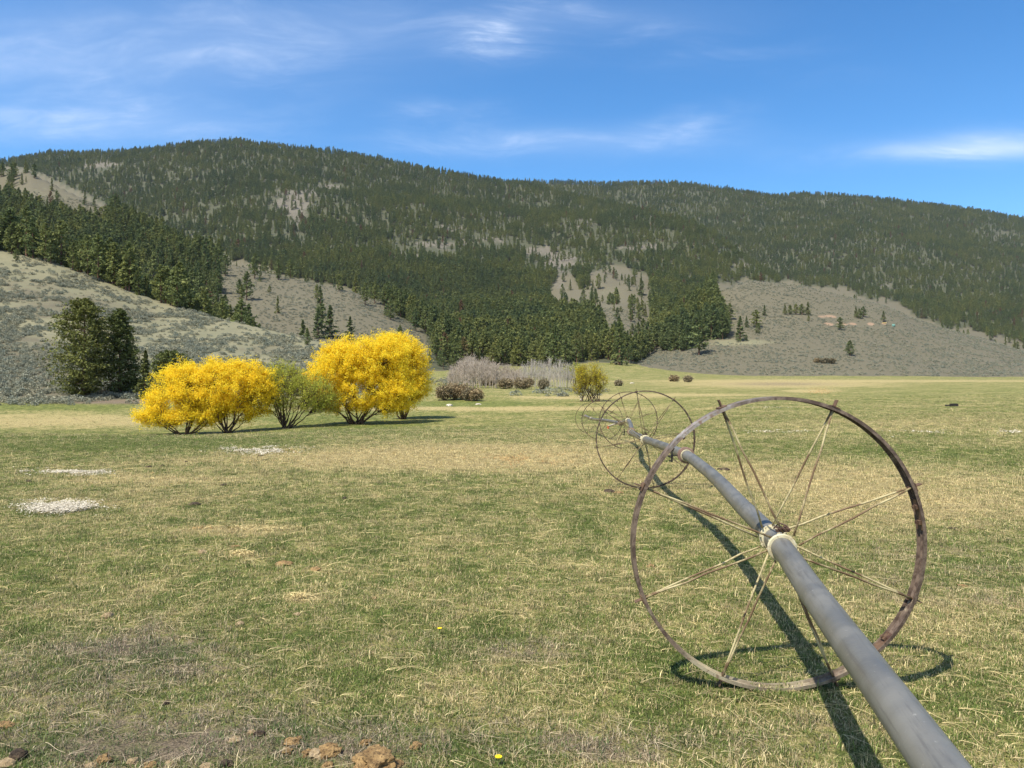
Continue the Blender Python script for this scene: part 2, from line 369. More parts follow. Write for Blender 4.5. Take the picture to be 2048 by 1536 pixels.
def hill_mat():
    m, t = new_mat('dry hillside'); P = pos(t)
    f_, r_, g_, e_ = t.attr('forest'), t.attr('rock'), t.attr('grassy'), t.attr('earth')
    big = t.noise(P, 0.02, 5, 0.6); med = t.noise(P, .16, 6, 0.65); fine = t.noise(P, 1.1, 6, 0.7)
    grass = t.mix(t.ramp(med, .35, .66), (.205, .19, .115), (.168, .163, .098))
    sage = t.mix(t.ramp(fine, .4, .62), (.135, .12, .076), (.108, .099, .065))
    c = t.mix(t.ramp(t.math('ADD', g_, t.math('MULTIPLY', t.math('SUBTRACT', med, .5), .9)), .3, .7), sage, grass)
    c = t.mix(t.ramp(fine, .5, .7, 0, .35), c, (.16, .13, .095))
    fl = t.mix(t.ramp(med, .4, .62), (.080, .080, .045), (.055, .062, .034))
    c = t.mix(f_, c, fl)
    rk = t.mix(t.ramp(fine, .4, .6), (.12, .105, .08), (.17, .152, .118))
    c = t.mix(t.ramp(t.math('ADD', r_, t.math('MULTIPLY', t.math('SUBTRACT', med, .5), 1.2)), .35, .6), c, rk)
    c = t.mix(t.ramp(t.math('ADD', e_, t.math('MULTIPLY', t.math('SUBTRACT', fine, .5), .5)), .4, .6), c, (.27, .185, .12))
    t.l.new(c, t.b.inputs['Base Color'])
    bump(t, t.math('ADD', fine, t.math('MULTIPLY', med, 2)), 0.25, 0.3)
    return m
M_MEADOW, M_HILL = ground_mat(), hill_mat()

forest = np.ones(len(VV)); 
for pl in BARELAND: forest[inb(uu, yp, pl, VV[:, 0], VV[:, 1])] = 0.0
forest[(aa == 1) | (aa == 5)] = 0.0
forest[aa == 0] = 0.0
_ju = (fbm(VV[:, 0] / 30, VV[:, 1] / 30, 3) - .5) * 60; _jy = (fbm(VV[:, 0] / 30 + 50, VV[:, 1] / 30, 3) - .5) * 24
rock = np.clip(blobs(uu + _ju, yp + _jy, OUTCROP), 0, .62) * (aa > 1) * (aa < 5)
grassy = np.zeros(len(VV)); grassy[aa == 1] = 0.42
gl = (aa == 1)
grassy += np.where(gl, .45 * sst(.35, .7, fbm(GX.ravel() / 30, GY.ravel() / 30, 3)) + .35 * sst(0.75, 0.98, np.clip((800 - yp) / (800 - tabi(uu, HILLS['B']['r'])), 0, 1)) - .5 * sst(.45, .05, np.clip((800 - yp) / (800 - tabi(uu, HILLS['B']['r'])), 0, 1)), 0)
grassy += np.where(aa > 1, blobs(uu, yp, [(1480, 685, 90, 8, .9), (600, 600, 200, 40, .35), (1215, 590, 60, 40, .4), (100, 390, 150, 40, .4), (1600, 745, 500, 7, .4)]), 0)
earth = blobs(uu, yp, [(200, 803, 90, 6, 1.1), (60, 806, 60, 4, .6)]) * (aa == 1) + np.where(aa == 5, blobs(uu, yp, [(1660, 633, 34, 3.2, .9), (1670, 648, 40, 3.0, 1.0), (1745, 648, 45, 1.8, 1.1), (1620, 629, 30, 2, .5)]), 0)
def sheet(name, sel, mat, label=None, attrs=()):
    q = GQ[sel]; idx = np.unique(q); mp = np.zeros(len(VV), np.int64); mp[idx] = np.arange(len(idx))
    me = mesh_np(name, VV[idx], mp[q], [mat], True, attrs={k: ('POINT', a[idx]) for k, a in attrs})
    o = obj(name, me); tag(o, label, kind='structure'); return o
HA = [('forest', forest), ('rock', rock), ('grassy', grassy), ('earth', earth)]
ground = sheet('ground', fa == 0, M_MEADOW, 'grazed green and straw meadow on the valley floor', [('dry', dry), ('bare', bare)])
sheet('hillside', fa == 1, M_HILL, 'pale sagebrush slope rising on the left behind the willows', HA)
sheet('foothill', fa == 2, M_HILL, 'grassy foothill between the left slope and the mountain', HA)
sheet('mountain', (fa == 3) | (fa == 4), M_HILL, 'long forested mountain filling the background', HA)
sheet('hill', fa == 5, M_HILL, 'low brown sagebrush hill on the right', HA)

def leaf_mat(name, c1, c2, transl=0.0, dark=None, lo=(.78, .84, .86), hi=(1.22, 1.12, 1.0)):
    m, t = new_mat(name)
    oi = t.add('ShaderNodeObjectInfo').outputs['Random']; r = t.attr('rnd')
    c = t.mix(r, c1, c2)
    c = t.mix(1.0, c, t.mix(oi, lo, hi), 'MULTIPLY')
    if dark:
        loc = t.add('ShaderNodeObjectInfo').outputs['Location']; nl = t.noise(loc, .012, 5, .6)
        c = t.mix(1.0, c, t.mix(t.ramp(nl, .36, .62), (.80, .87, .92), (1.22, 1.15, 1.0)), 'MULTIPLY')
        c = t.mix(t.ramp(oi, .988, .994), c, dark)
    t.l.new(c, t.b.inputs['Base Color'])
    if transl:
        tr = t.add('ShaderNodeBsdfTranslucent'); t.l.new(c, tr.inputs[0]); mx = t.add('ShaderNodeMixShader'); mx.inputs[0].default_value = transl
        t.l.new(t.b.outputs[0], mx.inputs[1]); t.l.new(tr.outputs[0], mx.inputs[2]); t.l.new(mx.outputs[0], t.out.inputs[0])
    return m
def bark_mat(name, c1, c2, scale=8):
    m, t = new_mat(name); P = t.add('ShaderNodeTexCoord').outputs['Object']
    n = t.noise(t.mapping(P, (1, 1, .25)), scale, 6, .7)
    t.l.new(t.mix(t.ramp(n, .35, .65), c1, c2), t.b.inputs['Base Color']); bump(t, n, .8, .03)
    return m
M_PINE = leaf_mat('pine needles', (.112, .145, .056), (.225, .258, .104), .3, (.20, .13, .07))
M_PINE_NEAR = leaf_mat('near pine needles', (.072, .092, .026), (.195, .21, .066), .2)
M_PINEBARK = bark_mat('pine bark', (.12, .065, .04), (.20, .12, .08))
M_YEL = leaf_mat('yellow willow leaves', (.90, .66, .022), (.97, .82, .075), .45, None, (.97, .95, 1.), (1.0, 1.0, 1.0))
M_GRW = leaf_mat('green willow twigs', (.34, .37, .05), (.55, .56, .09), .35, None, (1., 1., 1.), (1., 1., 1.))
M_YEL2 = leaf_mat('thin yellow leaves', (.62, .47, .03), (.78, .64, .07), .35)
M_WBARK = bark_mat('willow bark', (.055, .036, .024), (.13, .085, .055))
M_ASPEN = bark_mat('aspen bark', (.36, .32, .27), (.54, .49, .43))
M_TWIG = bark_mat('grey twigs', (.32, .26, .20), (.50, .43, .36))
M_BSH = leaf_mat('brown shrub leaves', (.20, .165, .10), (.36, .30, .19), .2)
M_SAGE = leaf_mat('sagebrush leaves', (.175, .185, .14), (.35, .36, .285), .15)
M_BLOS = leaf_mat('pale blossom', (.42, .42, .27), (.6, .58, .42), .2)

# ------------------------------------------------------------------ foliage builders
def quads_at(P, size, up=0.3, asp=0.6, r=rng):
    """one small randomly turned quad at each point"""
    n = len(P); N = r.normal(size=(n, 3)); N[:, 2] += up * 2 * np.sign(r.random(n) - .1)
    N /= np.linalg.norm(N, axis=1)[:, None]
    A = np.cross(N, r.normal(size=(n, 3))); A /= np.linalg.norm(A, axis=1)[:, None] + 1e-9
    B = np.cross(N, A); s = (np.asarray(size) * (.6 + .8 * r.random(n)))[:, None]
    V = np.stack([P - A * s - B * s * asp * .3, P - A * s * .1 + B * s * asp, P + A * s + B * s * asp * .2, P + A * s * .2 - B * s * asp], 1).reshape(-1, 3)
    return V, np.arange(4 * n).reshape(-1, 4)
def conifer(h, rmax, nb, ncl, qs, seed, kind='pine', cb=0.12):
    r = np.random.default_rng(seed); P = []; mb = MB()
    lean = r.normal(size=2) * .01 * h
    mb.tube([(0, 0, -.5), (lean[0] * .3, lean[1] * .3, h * .4), (lean[0], lean[1], h * .93)], [h * .020 + .05, h * .015, .02 * h / 12], 6)
    ba = []
    lump = r.random(12) * .5 + .72
    for i in range(nb):
        t = (i + r.random()) / nb; z = h * (cb + (1 - cb) * t)
        if kind == 'fir': pr = (1 - t) ** .95 * (.9 + .1 * math.sin(t * 40)) + .03
        elif kind == 'round': pr = (1 - t ** 2.6) ** .6 * (.55 + .45 * min(1, t * 4)) * .95
        else: pr = (1 - t) ** .62 * min(1, .55 + 2.2 * t) + .02
        a = r.random() * 6.283; L = rmax * pr * (.62 + .5 * r.random()) * lump[int(a * 12 / 6.2832) % 12] * (.8 + .4 * vnoise(np.array([t * 7.]), np.array([a * 2 + seed]))[0])
        up = (.12 + .35 * t) if kind != 'fir' else (-.12 + .3 * t)
        D = np.array([math.cos(a), math.sin(a), up]); base = np.array([lean[0] * t, lean[1] * t, z])
        if i % 3 == 0: mb.tube([base, base + D * L * .8], [.012 * h * (1 - t) * .35 + .015, .01], 3, False)
        s = r.random(ncl) ** .55; s = .2 + .8 * s
        p = base + D * (L * s)[:, None] + r.normal(size=(ncl, 3)) * np.array([.16, .16, .10]) * (L * .55 + .1)
        p[:, 2] -= (L * s) ** 2 / max(rmax, 1) * .10
        P.append(p)
    P.append(np.array([[lean[0], lean[1], h * (.93 + .07 * k / 6)] for k in range(6)]))
    P = np.concatenate(P); V, Q = quads_at(P, qs, .35, .6, r)
    return mb, V, Q, np.repeat(r.random(len(P)), 1)
def conifer_single(name, *a, **k):
    mb, V, Q, rn = conifer(*a, **k)
    TV = np.concatenate(mb.v); TQ = [np.concatenate(mb.q)]; TT = [np.concatenate(mb.t)] if mb.t else []
    nt = len(TQ[0]); nt2 = len(TT[0]) if TT else 0
    return mesh_np(name, np.vstack([TV, V]), [TQ[0], Q + len(TV)] + TT, [M_PINE, M_PINEBARK], False,
                   matidx=[1] * nt + [0] * len(Q) + [1] * nt2, attrs={'rnd': ('FACE', np.concatenate([np.zeros(nt), rn, np.zeros(nt2)]))})
PVAR = [conifer_single('pine_tree', 16, 4.3, 92, 13, .45, 1, 'pine', .10), conifer_single('pine_tree', 16, 3.6, 92, 13, .43, 2, 'fir', .06),
        conifer_single('pine_tree', 16, 4.7, 88, 13, .47, 3, 'pine', .16), conifer_single('pine_tree', 16, 3.1, 88, 12, .42, 4, 'fir', .04),
        conifer_single('pine_tree', 16, 4.0, 92, 13, .45, 5, 'round', .10), conifer_single('pine_tree', 16, 4.0, 84, 13, .45, 6, 'pine', .22)]

# ------------------------------------------------------------------ geometry-nodes scatter for stuff
def scatter(name, pts, rotz, scl, idx, meshes, attrs, parent_tag, tilt=None):
    me = bpy.data.meshes.new(name + '_points'); me.vertices.add(len(pts)); me.vertices.foreach_set('co', np.asarray(pts, np.float32).ravel())
    for k, a in {'scl': scl, **attrs}.items():
        at = me.attributes.new(k, 'FLOAT', 'POINT'); at.data.foreach_set('value', np.asarray(a, np.float32))
    rv = np.zeros((len(pts), 3), np.float32); rv[:, 2] = rotz
    if tilt is not None: rv[:, 0] = tilt[0]; rv[:, 1] = tilt[1]
    at = me.attributes.new('rot', 'FLOAT_VECTOR', 'POINT'); at.data.foreach_set('vector', rv.ravel())
    at = me.attributes.new('idx', 'INT', 'POINT'); at.data.foreach_set('value', np.asarray(idx, np.int32))
    o = obj(name, me); tag(o, **parent_tag)
    ng = bpy.data.node_groups.new(name, 'GeometryNodeTree'); N = ng.nodes; L = ng.links
    ng.interface.new_socket('Geometry', in_out='INPUT', socket_type='NodeSocketGeometry'); ng.interface.new_socket('Geometry', in_out='OUTPUT', socket_type='NodeSocketGeometry')
    gi = N.new('NodeGroupInput'); go = N.new('NodeGroupOutput'); iop = N.new('GeometryNodeInstanceOnPoints'); mp = N.new('GeometryNodeMeshToPoints')
    L.new(gi.outputs[0], mp.inputs[0]); L.new(mp.outputs[0], iop.inputs['Points'])
    g2 = N.new('GeometryNodeGeometryToInstance')
    for m in meshes[::-1]:
        so = bpy.data.objects.new(name + '_source', m)
        oi = N.new('GeometryNodeObjectInfo'); oi.inputs[0].default_value = so; oi.transform_space = 'ORIGINAL'
        L.new(oi.outputs['Geometry'], g2.inputs[0])
    def na(nm, dt):
        nd = N.new('GeometryNodeInputNamedAttribute'); nd.data_type = dt; nd.inputs[0].default_value = nm; return nd.outputs[0]
    L.new(g2.outputs[0], iop.inputs['Instance']); iop.inputs['Pick Instance'].default_value = True
    L.new(na('idx', 'INT'), iop.inputs['Instance Index']); L.new(na('scl', 'FLOAT'), iop.inputs['Scale'])
    e2r = N.new('FunctionNodeEulerToRotation'); L.new(na('rot', 'FLOAT_VECTOR'), e2r.inputs[0]); L.new(e2r.outputs[0], iop.inputs['Rotation'])
    L.new(iop.outputs[0], go.inputs[0])
    md = o.modifiers.new('scatter', 'NODES'); md.node_group = ng
    return o

# ------------------------------------------------------------------ forest
def forest_points():
    out = []
    n = 130000
    d = np.sqrt(rng.random(n) * (2900. ** 2 - 230. ** 2) + 230. ** 2)
    # denser close by, thinner far off
    n2 = 62000; d2 = np.sqrt(rng.random(n2) * (1150. ** 2 - 230. ** 2) + 230. ** 2)
    d = np.concatenate([d, d2]); u = rng.uniform(-260, 2310, len(d))
    X = (u - CX) / F * d; z, a, uu_, y = terrain(X, d, True)
    keep = (a >= 2) & (a <= 4)
    # a few rows of trees stand behind the crest of the left slope
    behind = (a == 1) & (d > tabi(u, HILLS['B']['d']) * 0.985) & (u < 640); keep |= behind
    dens = np.ones(len(d))
    hp = 15.5 * F / d
    for pl in BARELAND: dens[inb(u, y, pl, X, d) | inb(u, y - .7 * hp, pl, X, d)] = 0.025
    ju = (fbm(X / 30, d / 30, 3) - .5) * 60; jy = (fbm(X / 30 + 50, d / 30, 3) - .5) * 24
    dens *= 1 - np.clip((blobs(u + ju, y + jy, OUTCROP) + blobs(u + ju, y + jy - .7 * hp, OUTCROP)) * .75, 0, .82)
    dens *= .70 + .30 * sst(.36, .54, fbm(X / 70, d / 70, 4))
    dens *= np.where(a >= 2, .35 + .65 * sst(0, 40, d - np.where(u < 1250, np.interp(u, [437, 700, 1000, 1250], [520, 440, 400, 420]), 400)), 1)
    dens *= np.where((a == 1), .9, 1.)
    dens *= np.where((d > 1250), .9, .95)
    dens[a == 2] *= np.where((u[a == 2] < 700), 1.25, 1)
    keep &= rng.random(len(d)) < dens
    # left lower part of the right hill and foot of the mountain belong to the woods too
    return X[keep], d[keep], z[keep], a[keep], u[keep], y[keep]
fx, fy, fz, fa_, fu, fyy = forest_points()
def add_poly_trees(poly, n, dr, layer=None):
    us = rng.uniform(min(p[0] for p in poly), max(p[0] for p in poly), n); ds = np.sqrt(rng.uniform(dr[0] ** 2, dr[1] ** 2, n)); X = (us - CX) / F * ds
    z, a, _, y = terrain(X, ds, True); hp = 15. * F / ds; k = inpoly(us, y, poly)
    for pl in BARELAND: k &= ~(inb(us, y, pl, X, ds) | inb(us, y - .7 * hp, pl, X, ds))
    return X[k], ds[k], z[k], a[k], us[k], y[k]
ex = [add_poly_trees([(870, 640), (1130, 560), (1240, 640), (1300, 640), (1420, 560), (1460, 600), (1475, 650), (1455, 684), (1375, 702), (1250, 722), (1180, 718), (1120, 735), (1000, 732), (900, 728), (872, 700)], 5000, (370, 900)),
      add_poly_trees([(1405, 570), (1440, 600), (1480, 645), (1460, 688), (1390, 706), (1330, 715), (1320, 660)], 2500, (390, 720))]
fx, fy, fz, fa_, fu, fyy = [np.concatenate([v] + [e[i] for e in ex]) for i, v in enumerate((fx, fy, fz, fa_, fu, fyy))]
fh = np.clip(rng.normal(15.5, 3.9, len(fx)), 6, 25) * np.where(fy > 900, .86, .88) * np.where(fa_ == 1, .85, 1.)
# visibility: highest ground in front of each tree
ub = np.linspace(-300, 2350, 531); db = np.geomspace(60, 3000, 420)
UG, DG = np.meshgrid(ub, db); zg = terrain((UG - CX) / F * DG, DG); eg = (zg - H0) / DG; cm = np.maximum.accumulate(eg, 0)
iu = np.clip(np.round((fu - ub[0]) / (ub[1] - ub[0])).astype(int), 0, len(ub) - 1); idd = np.clip(np.searchsorted(db, fy * .985) - 1, 0, len(db) - 1)
vis = (fz + fh - H0) / fy > cm[idd, iu] - 0.003
fx, fy, fz, fa_, fu, fyy, fh = [v[vis] for v in (fx, fy, fz, fa_, fu, fyy, fh)]
# hand placed single conifers: (column, row of the foot, height in px, variant, label)
SINGLE = [
 (636, 676, 60, 1, 'tall pointed fir on the left of the pair above the big yellow willow'), (660, 676, 66, 1, 'tall narrow fir on the right of the pair above the big yellow willow'),
 (700, 682, 50, 1, 'broad dark fir directly above the big yellow willow, right of the pair'), (615, 690, 32, 0, 'small round pine alone on the crest of the left slope above the willows'),
 (800, 690, 40, 0, 'dull pine partly hidden behind the top right of the big yellow willow'), (1239, 730, 92, 3, 'tallest slim fir at the foot of the woods right of the small yellow willow'),
 (1286, 672, 36, 0, 'spreading pine on the lower clearing above the far meadow'), (1313, 672, 38, 1, 'dense fir on the right edge of the lower clearing'), (1398, 709, 68, 2, 'big broad pine standing forward of the woods at the foot of the right hill'),
 (1228, 622, 16, 1, 'small fir in the middle of the upper clearing'), (1242, 624, 12, 0, 'tiny pale pine beside the small fir in the upper clearing'), (1282, 590, 34, 3, 'slim fir against the right edge of the upper clearing'), (1209, 635, 10, 0, 'bushy little pine low on the upper clearing'),
 (1188, 658, 20, 3, 'narrow fir at the bottom left of the upper clearing'), (1264, 668, 22, 0, 'thin pine behind the lower clearing'),
 (1460, 640, 34, 2, 'reddish old pine at the left edge of the right hill'), (1480, 682, 50, 1, 'upright fir where the woods end on the right hill'), (1493, 655, 24, 1, 'left fir of the small clump on the left flank of the right hill'), (1513, 655, 36, 2, 'larger right pine of the small clump on the left flank of the right hill'), (1516, 667, 22, 0, 'low pine just below the small clump on the right hill'), (1529, 631, 22, 1, 'single fir left of the hedge-like row on the right hill'), (1492, 682, 14, 0, 'stubby pine at the lower edge of the woods on the right hill'),
 (1570, 629, 22, 1, 'first fir of the hedge-like row on the right hill'), (1580, 629, 20, 0, 'second tree of the hedge-like row on the right hill'), (1592, 629, 22, 2, 'third and broad pine of the hedge-like row on the right hill'), (1604, 629, 22, 0, 'fourth pine of the hedge-like row on the right hill'), (1616, 630, 27, 1, 'tallest fir ending the hedge-like row on the right hill'), (1617, 642, 12, 0, 'small pine just below the end of the row on the right hill'),
 (1712, 634, 22, 1, 'left fir of the three above the bare earth strip on the right hill'), (1718, 637, 20, 0, 'middle low pine of the three above the bare earth strip'), (1727, 634, 22, 2, 'right pine of the three above the bare earth strip'),
 (1767, 641, 20, 1, 'single dark fir above the end of the bare earth strip'), (1681, 660, 26, 2, 'round pine at the left part of the bare earth strip'), (1700, 711, 31, 0, 'lowest lone pine on the open face of the right hill'),
 (1430, 665, 40, 0, 'full green pine at the right edge of the valley woods'), (34, 522, 26, 4, 'small round pine on the grassy crest at the left edge'),
 (252, 580, 66, 0, 'pine leaning out of the tree row halfway down the left crest'), (480, 588, 30, 0, 'thin pine alone near the top of the middle grassy slope'), (539, 585, 15, 0, 'tiny pine on the middle grassy slope'), (634, 598, 30, 0, 'lone pine on the upper right of the middle grassy slope'), (776, 632, 54, 1, 'dark heavy fir at the right end of the middle grassy slope'),
]
order = np.argsort(-(fh / fy))
NIND = 300 - len(SINGLE) - 4
big_i, rest = order[:NIND], order[NIND:]
def pine_obj(x, y, z, h, var, label, group=None):
    o = obj('pine_tree', PVAR[var], None, (x, y, z - .25)); s = h / 16.
    wd = random.uniform(.85, 1.2) * (1.35 if group and group.startswith('single') else 1); o.scale = (s * wd, s * wd, s); o.rotation_euler = (0, 0, random.uniform(0, 6.28))
    tag(o, label, 'pine tree' if var != 1 and var != 3 else 'fir tree', group); return o
DSING = {'right hill': None}
for (px, py, hp, var, lab) in SINGLE:
    dm = 370 if px > 1000 else 300
    if lab.startswith('small round pine') : dm = 60
    if 'left crest' in lab: dm = 60
    p = at_px(px, py, dm)
    pine_obj(p.x, p.y, p.z, hp * p.y / F, var, lab, 'single conifers on the open slopes')
def stand(u, d, a, hpx, var):
    size = 'tall' if hpx > 62 else 'middling' if hpx > 46 else 'small'
    shape = 'pointed' if var in (1, 3) else 'round topped' if var == 4 else 'broad'
    mark = [k for lim, k in ((110, 'at the left edge'), (300, 'above the two big near pines'), (430, 'above the leftmost yellow willow'), (540, 'above the second yellow willow'), (660, 'above the green willow'), (900, 'above the largest yellow willow'),
            (1040, 'above the bare grey thicket'), (1160, 'above the white aspens'), (1300, 'right of the small yellow willow'), (1500, 'at the foot of the right hill'), (9999, 'behind the shoulder of the right hill')) if u < lim][0]
    where, g = ('in the left crest row', 'pines along the left crest') if (a == 1 or (u < 640 and d < 330)) else ('behind the left crest', 'pines behind the left crest') if a == 2 else ('fronting the mountain wood', 'pines at the foot of the mountain')
    return '%s %s pine %s %s' % (size, shape, where, mark), g
for i in big_i:
    var = random.choice([0, 0, 1, 2, 3, 4, 5]); lab, g = stand(fu[i], fy[i], fa_[i], fh[i] * F / fy[i], var)
    pine_obj(fx[i], fy[i], fz[i], fh[i], var, lab, g)
MAXF = 90000
if len(rest) > MAXF: rest = rng.permutation(rest)[:MAXF]
print('forest trees', len(rest), 'individual', len(big_i))
scatter('forest', np.stack([fx, fy, fz - .4], -1)[rest], rng.uniform(0, 6.28, len(rest)), fh[rest] / 16., rng.integers(0, len(PVAR), len(rest)), PVAR, {},
        dict(label='dense dark conifer forest covering the mountain and its foothills', cat='forest', kind='stuff'))

# ------------------------------------------------------------------ sagebrush
def sage_mesh(seed, r=.5, h=.55, n=150, qs=.085):
    g = np.random.default_rng(seed); a = g.random(n) * 6.283; e = np.arccos(1 - g.random(n) * .95); k = .65 + .4 * g.random(n)
    lob = 1 + .25 * np.sin(a * 3 + seed) + .15 * np.sin(a * 5)
    P = np.stack([r * k * lob * np.sin(e) * np.cos(a), r * k * lob * np.sin(e) * np.sin(a), h * k * np.cos(e) + .03], -1)
    V, Q = quads_at(P, qs, .5, .55, g)
    return mesh_np('sagebrush', V, Q, [M_SAGE], attrs={'rnd': ('FACE', g.random(n))})
SG = [sage_mesh(i, .5 + .08 * (i % 3)) for i in range(5)]
n = 150000
d = np.sqrt(rng.random(n) * (720. ** 2 - 95. ** 2) + 95. ** 2); u = rng.uniform(-260, 2310, n)
d[:70000] = np.sqrt(rng.random(70000) * (330. ** 2 - 95. ** 2) + 95. ** 2); u[:70000] = rng.uniform(-260, 760, 70000)
X = (u - CX) / F * d; z, a, _, y = terrain(X, d, True)
den = np.zeros(n)
cl1 = fbm(X / 9, d / 9, 4); tB = np.clip((800 - y) / (800 - tabi(u, HILLS['B']['r'])), 0, 1)
den = np.where(a == 1, np.clip(.06 + .5 * sst(.47, .64, cl1 + .20 * (1 - tB) ** 1.5 - .06 * sst(.5, 1, tB)), 0, 1) * (1 - .6 * sst(.82, 1, tB)), den)
ho = np.zeros(n, bool)
for pl in BARELAND: ho |= inpoly(u, y, pl)
den = np.where((a == 5) | ((a >= 2) & ho), .35 + .65 * sst(.4, .6, fbm(X / 16, d / 16, 3)), den)
den = np.where(a == 0, blobs(u, y, [(30, 792, 120, 14, .95), (1150, 788, 60, 7, .6), (900, 765, 60, 6, .8), (1040, 788, 50, 3, .3)]), den)
den = den * (1 - np.clip(blobs(u, y, [(1480, 685, 90, 8, .8), (1700, 648, 90, 3, 1.2), (1660, 633, 40, 3, 1.2)]), 0, 1))
k = (rng.random(n) < den) & (z > -5)
iu = np.clip(np.round((u - ub[0]) / (ub[1] - ub[0])).astype(int), 0, len(ub) - 1); idd = np.clip(np.searchsorted(db, d * .985) - 1, 0, len(db) - 1)
k &= ((z + 1 - H0) / d > cm[idd, iu] - .004)
X, d, z = X[k], d[k], z[k]; print('sage', len(X))
scatter('sagebrush', np.stack([X, d, z - .03], -1), rng.uniform(0, 6.28, len(X)), rng.uniform(.55, 1.6, len(X)) * np.where(d > 300, 1.15, 1), rng.integers(0, 5, len(X)), SG, {},
        dict(label='grey green sagebrush growing over the open slopes', cat='sagebrush', kind='stuff'))

# ------------------------------------------------------------------ near pines
def near_conifer(px, py, dm, hpx, wpx, seed, kind, label, nb=300, ncl=34, qs=.17, d=None, cb=.06):
    p = at_px(px, py, dm) if d is None else at_d(px, d)
    h = hpx * p.y / F; mb, V, Q, rn = conifer(h, wpx * p.y / F / 2, nb, ncl, qs, seed, kind, cb)
    e = empty('pine_tree', (p.x, p.y, p.z - .15))
    tag(e, label, 'pine tree')
    obj('trunk', mb.mesh('trunk', [M_PINEBARK], True), e)
    obj('crown', mesh_np('crown', V, Q, [M_PINE_NEAR], attrs={'rnd': ('FACE', rn)}), e)
    return e
near_conifer(168, 797, 92, 198, 128, 11, 'round', 'largest broad green pine standing left of the yellow willows', 420, 42, .17, 112, .04)
near_conifer(240, 797, 92, 172, 118, 12, 'pine', 'dark spreading pine close behind the right side of the largest pine', 380, 42, .17, 116, .03)
near_conifer(291, 797, 92, 98, 46, 13, 'fir', 'low thin pine peeking out behind the leftmost yellow willow', 160, 30, .16, 112, .02)
near_conifer(340, 795, 92, 96, 92, 14, 'round', 'rounded bright green pine behind the top of the leftmost yellow willow', 260, 34, .17, 110, .02)

# ------------------------------------------------------------------ willows
def willow(px, py, d, lobes, label, cat, leafmat, nleaf, seed, nst=12, leaf=.058, twig=0.0, name='willow_tree', spread=1.0, bark=None, wisp=0.0, nbr=420, base_r=.25, trunkr=.062):
    """lobes: (dx px, dy px above foot, rx px, ry px) describing the crown at this distance"""
    r = np.random.default_rng(seed); p = at_d(px, d); s = d / F
    p.z = gz(p.x, p.y) 
    L = [(dx * s, (r.random() - .5) * rx * s * .5, dy * s, rx * s, min(rx, ry * 1.2) * s * 1.0, ry * s) for dx, dy, rx, ry in lobes]
    wts = np.array([l[3] * l[4] * l[5] for l in L]) ** .75; wts /= wts.sum()
    tips = []
    while len(tips) < nbr:
        l = L[r.choice(len(L), p=wts)]; v = r.normal(size=3); v /= np.linalg.norm(v); kk = .62 + .38 * r.random() ** .5
        q = np.array([l[0] + v[0] * l[3] * kk, l[1] + v[1] * l[4] * kk, l[2] + v[2] * l[5] * kk])
        if q[2] > .35: tips.append(q)
    tips = np.array(tips)
    mb = MB(); P = []; Dn = []
    # main stems fan out from the stool
    stems = []
    for i in range(nst):
        tgt = tips[r.integers(len(tips))] * np.array([.8, .8, .85]); a = r.random() * 6.283
        b = np.array([math.cos(a) * base_r * r.random(), math.sin(a) * base_r * r.random(), -.12])
        mid = b * .5 + tgt * .45 + np.array([tgt[0] * .12, tgt[1] * .12, -.05 * abs(tgt[0])]) + r.normal(size=3) * .12
        t = np.linspace(0, 1, 9)[:, None]; c = (1 - t) ** 2 * b + 2 * t * (1 - t) * mid + t ** 2 * tgt
        c[1:-1] += r.normal(size=(7, 3)) * .05 * np.linalg.norm(tgt) / 4
        rr = trunkr * (1.15 - t[:, 0]) ** 1.1 * (.7 + .6 * r.random()) + .008
        mb.tube(c, rr, 6, False); stems.append(c)
    A = np.concatenate([c[2:] for c in stems])
    for q in tips:
        dd = np.linalg.norm(A - q, axis=1) + np.maximum(0, A[:, 2] - q[2] + .2) * 2.0; a0 = A[np.argsort(dd)[r.integers(0, 3)]]
        v = q - a0; ln = np.linalg.norm(v); mid = a0 + v * .5 + np.array([0, 0, .08 * ln]) + r.normal(size=3) * .06 * ln
        t = np.linspace(0, 1, 5)[:, None]; c = (1 - t) ** 2 * a0 + 2 * t * (1 - t) * mid + t ** 2 * q
        mb.tube(c, np.linspace(.022, .006, 5) * (1 + .05 * d / 10) * .8, 3, False)
        # fine twigs with their leaves
        nt = 5
        for _ in range(nt):
            s0 = c[2] + (c[4] - c[2]) * r.random(); dv = v / (ln + .01) * .5 + r.normal(size=3) * .75 + np.array([0, 0, .35 + wisp]); dv /= np.linalg.norm(dv)
            tl = (.35 + .5 * r.random()) * (1 + wisp)
            e_ = s0 + dv * tl
            if twig: mb.tube([s0, e_], [twig, twig * .5], 3, False)
            m = max(1, nleaf // (len(tips) * nt)); k = r.random(m)[:, None]
            P.append(s0 + (e_ - s0) * k + r.normal(size=(m, 3)) * (.11 if not wisp else .05))
    P = np.concatenate(P); V, Q = quads_at(P, leaf, .3, .5 if not wisp else .22, r)
    e = empty(name, p); tag(e, label, cat)
    obj('trunk', mb.mesh('trunk', [bark or M_WBARK], True), e)
    obj('crown', mesh_np('crown', V, Q, [leafmat], attrs={'rnd': ('FACE', r.random(len(Q)))}), e)
    return e
willow(372, 869, 59, [(-30, 60, 58, 42), (10, 92, 46, 46), (-8, 132, 26, 20), (-72, 38, 32, 20), (38, 60, 34, 40), (-40, 98, 36, 32), (40, 34, 30, 20), (-40, 34, 44, 16), (-85, 30, 20, 12), (5, 40, 40, 20)],
       'leftmost yellow willow with a low sweeping crown', 'willow tree', M_YEL, 66000, 21, 12, nbr=520)
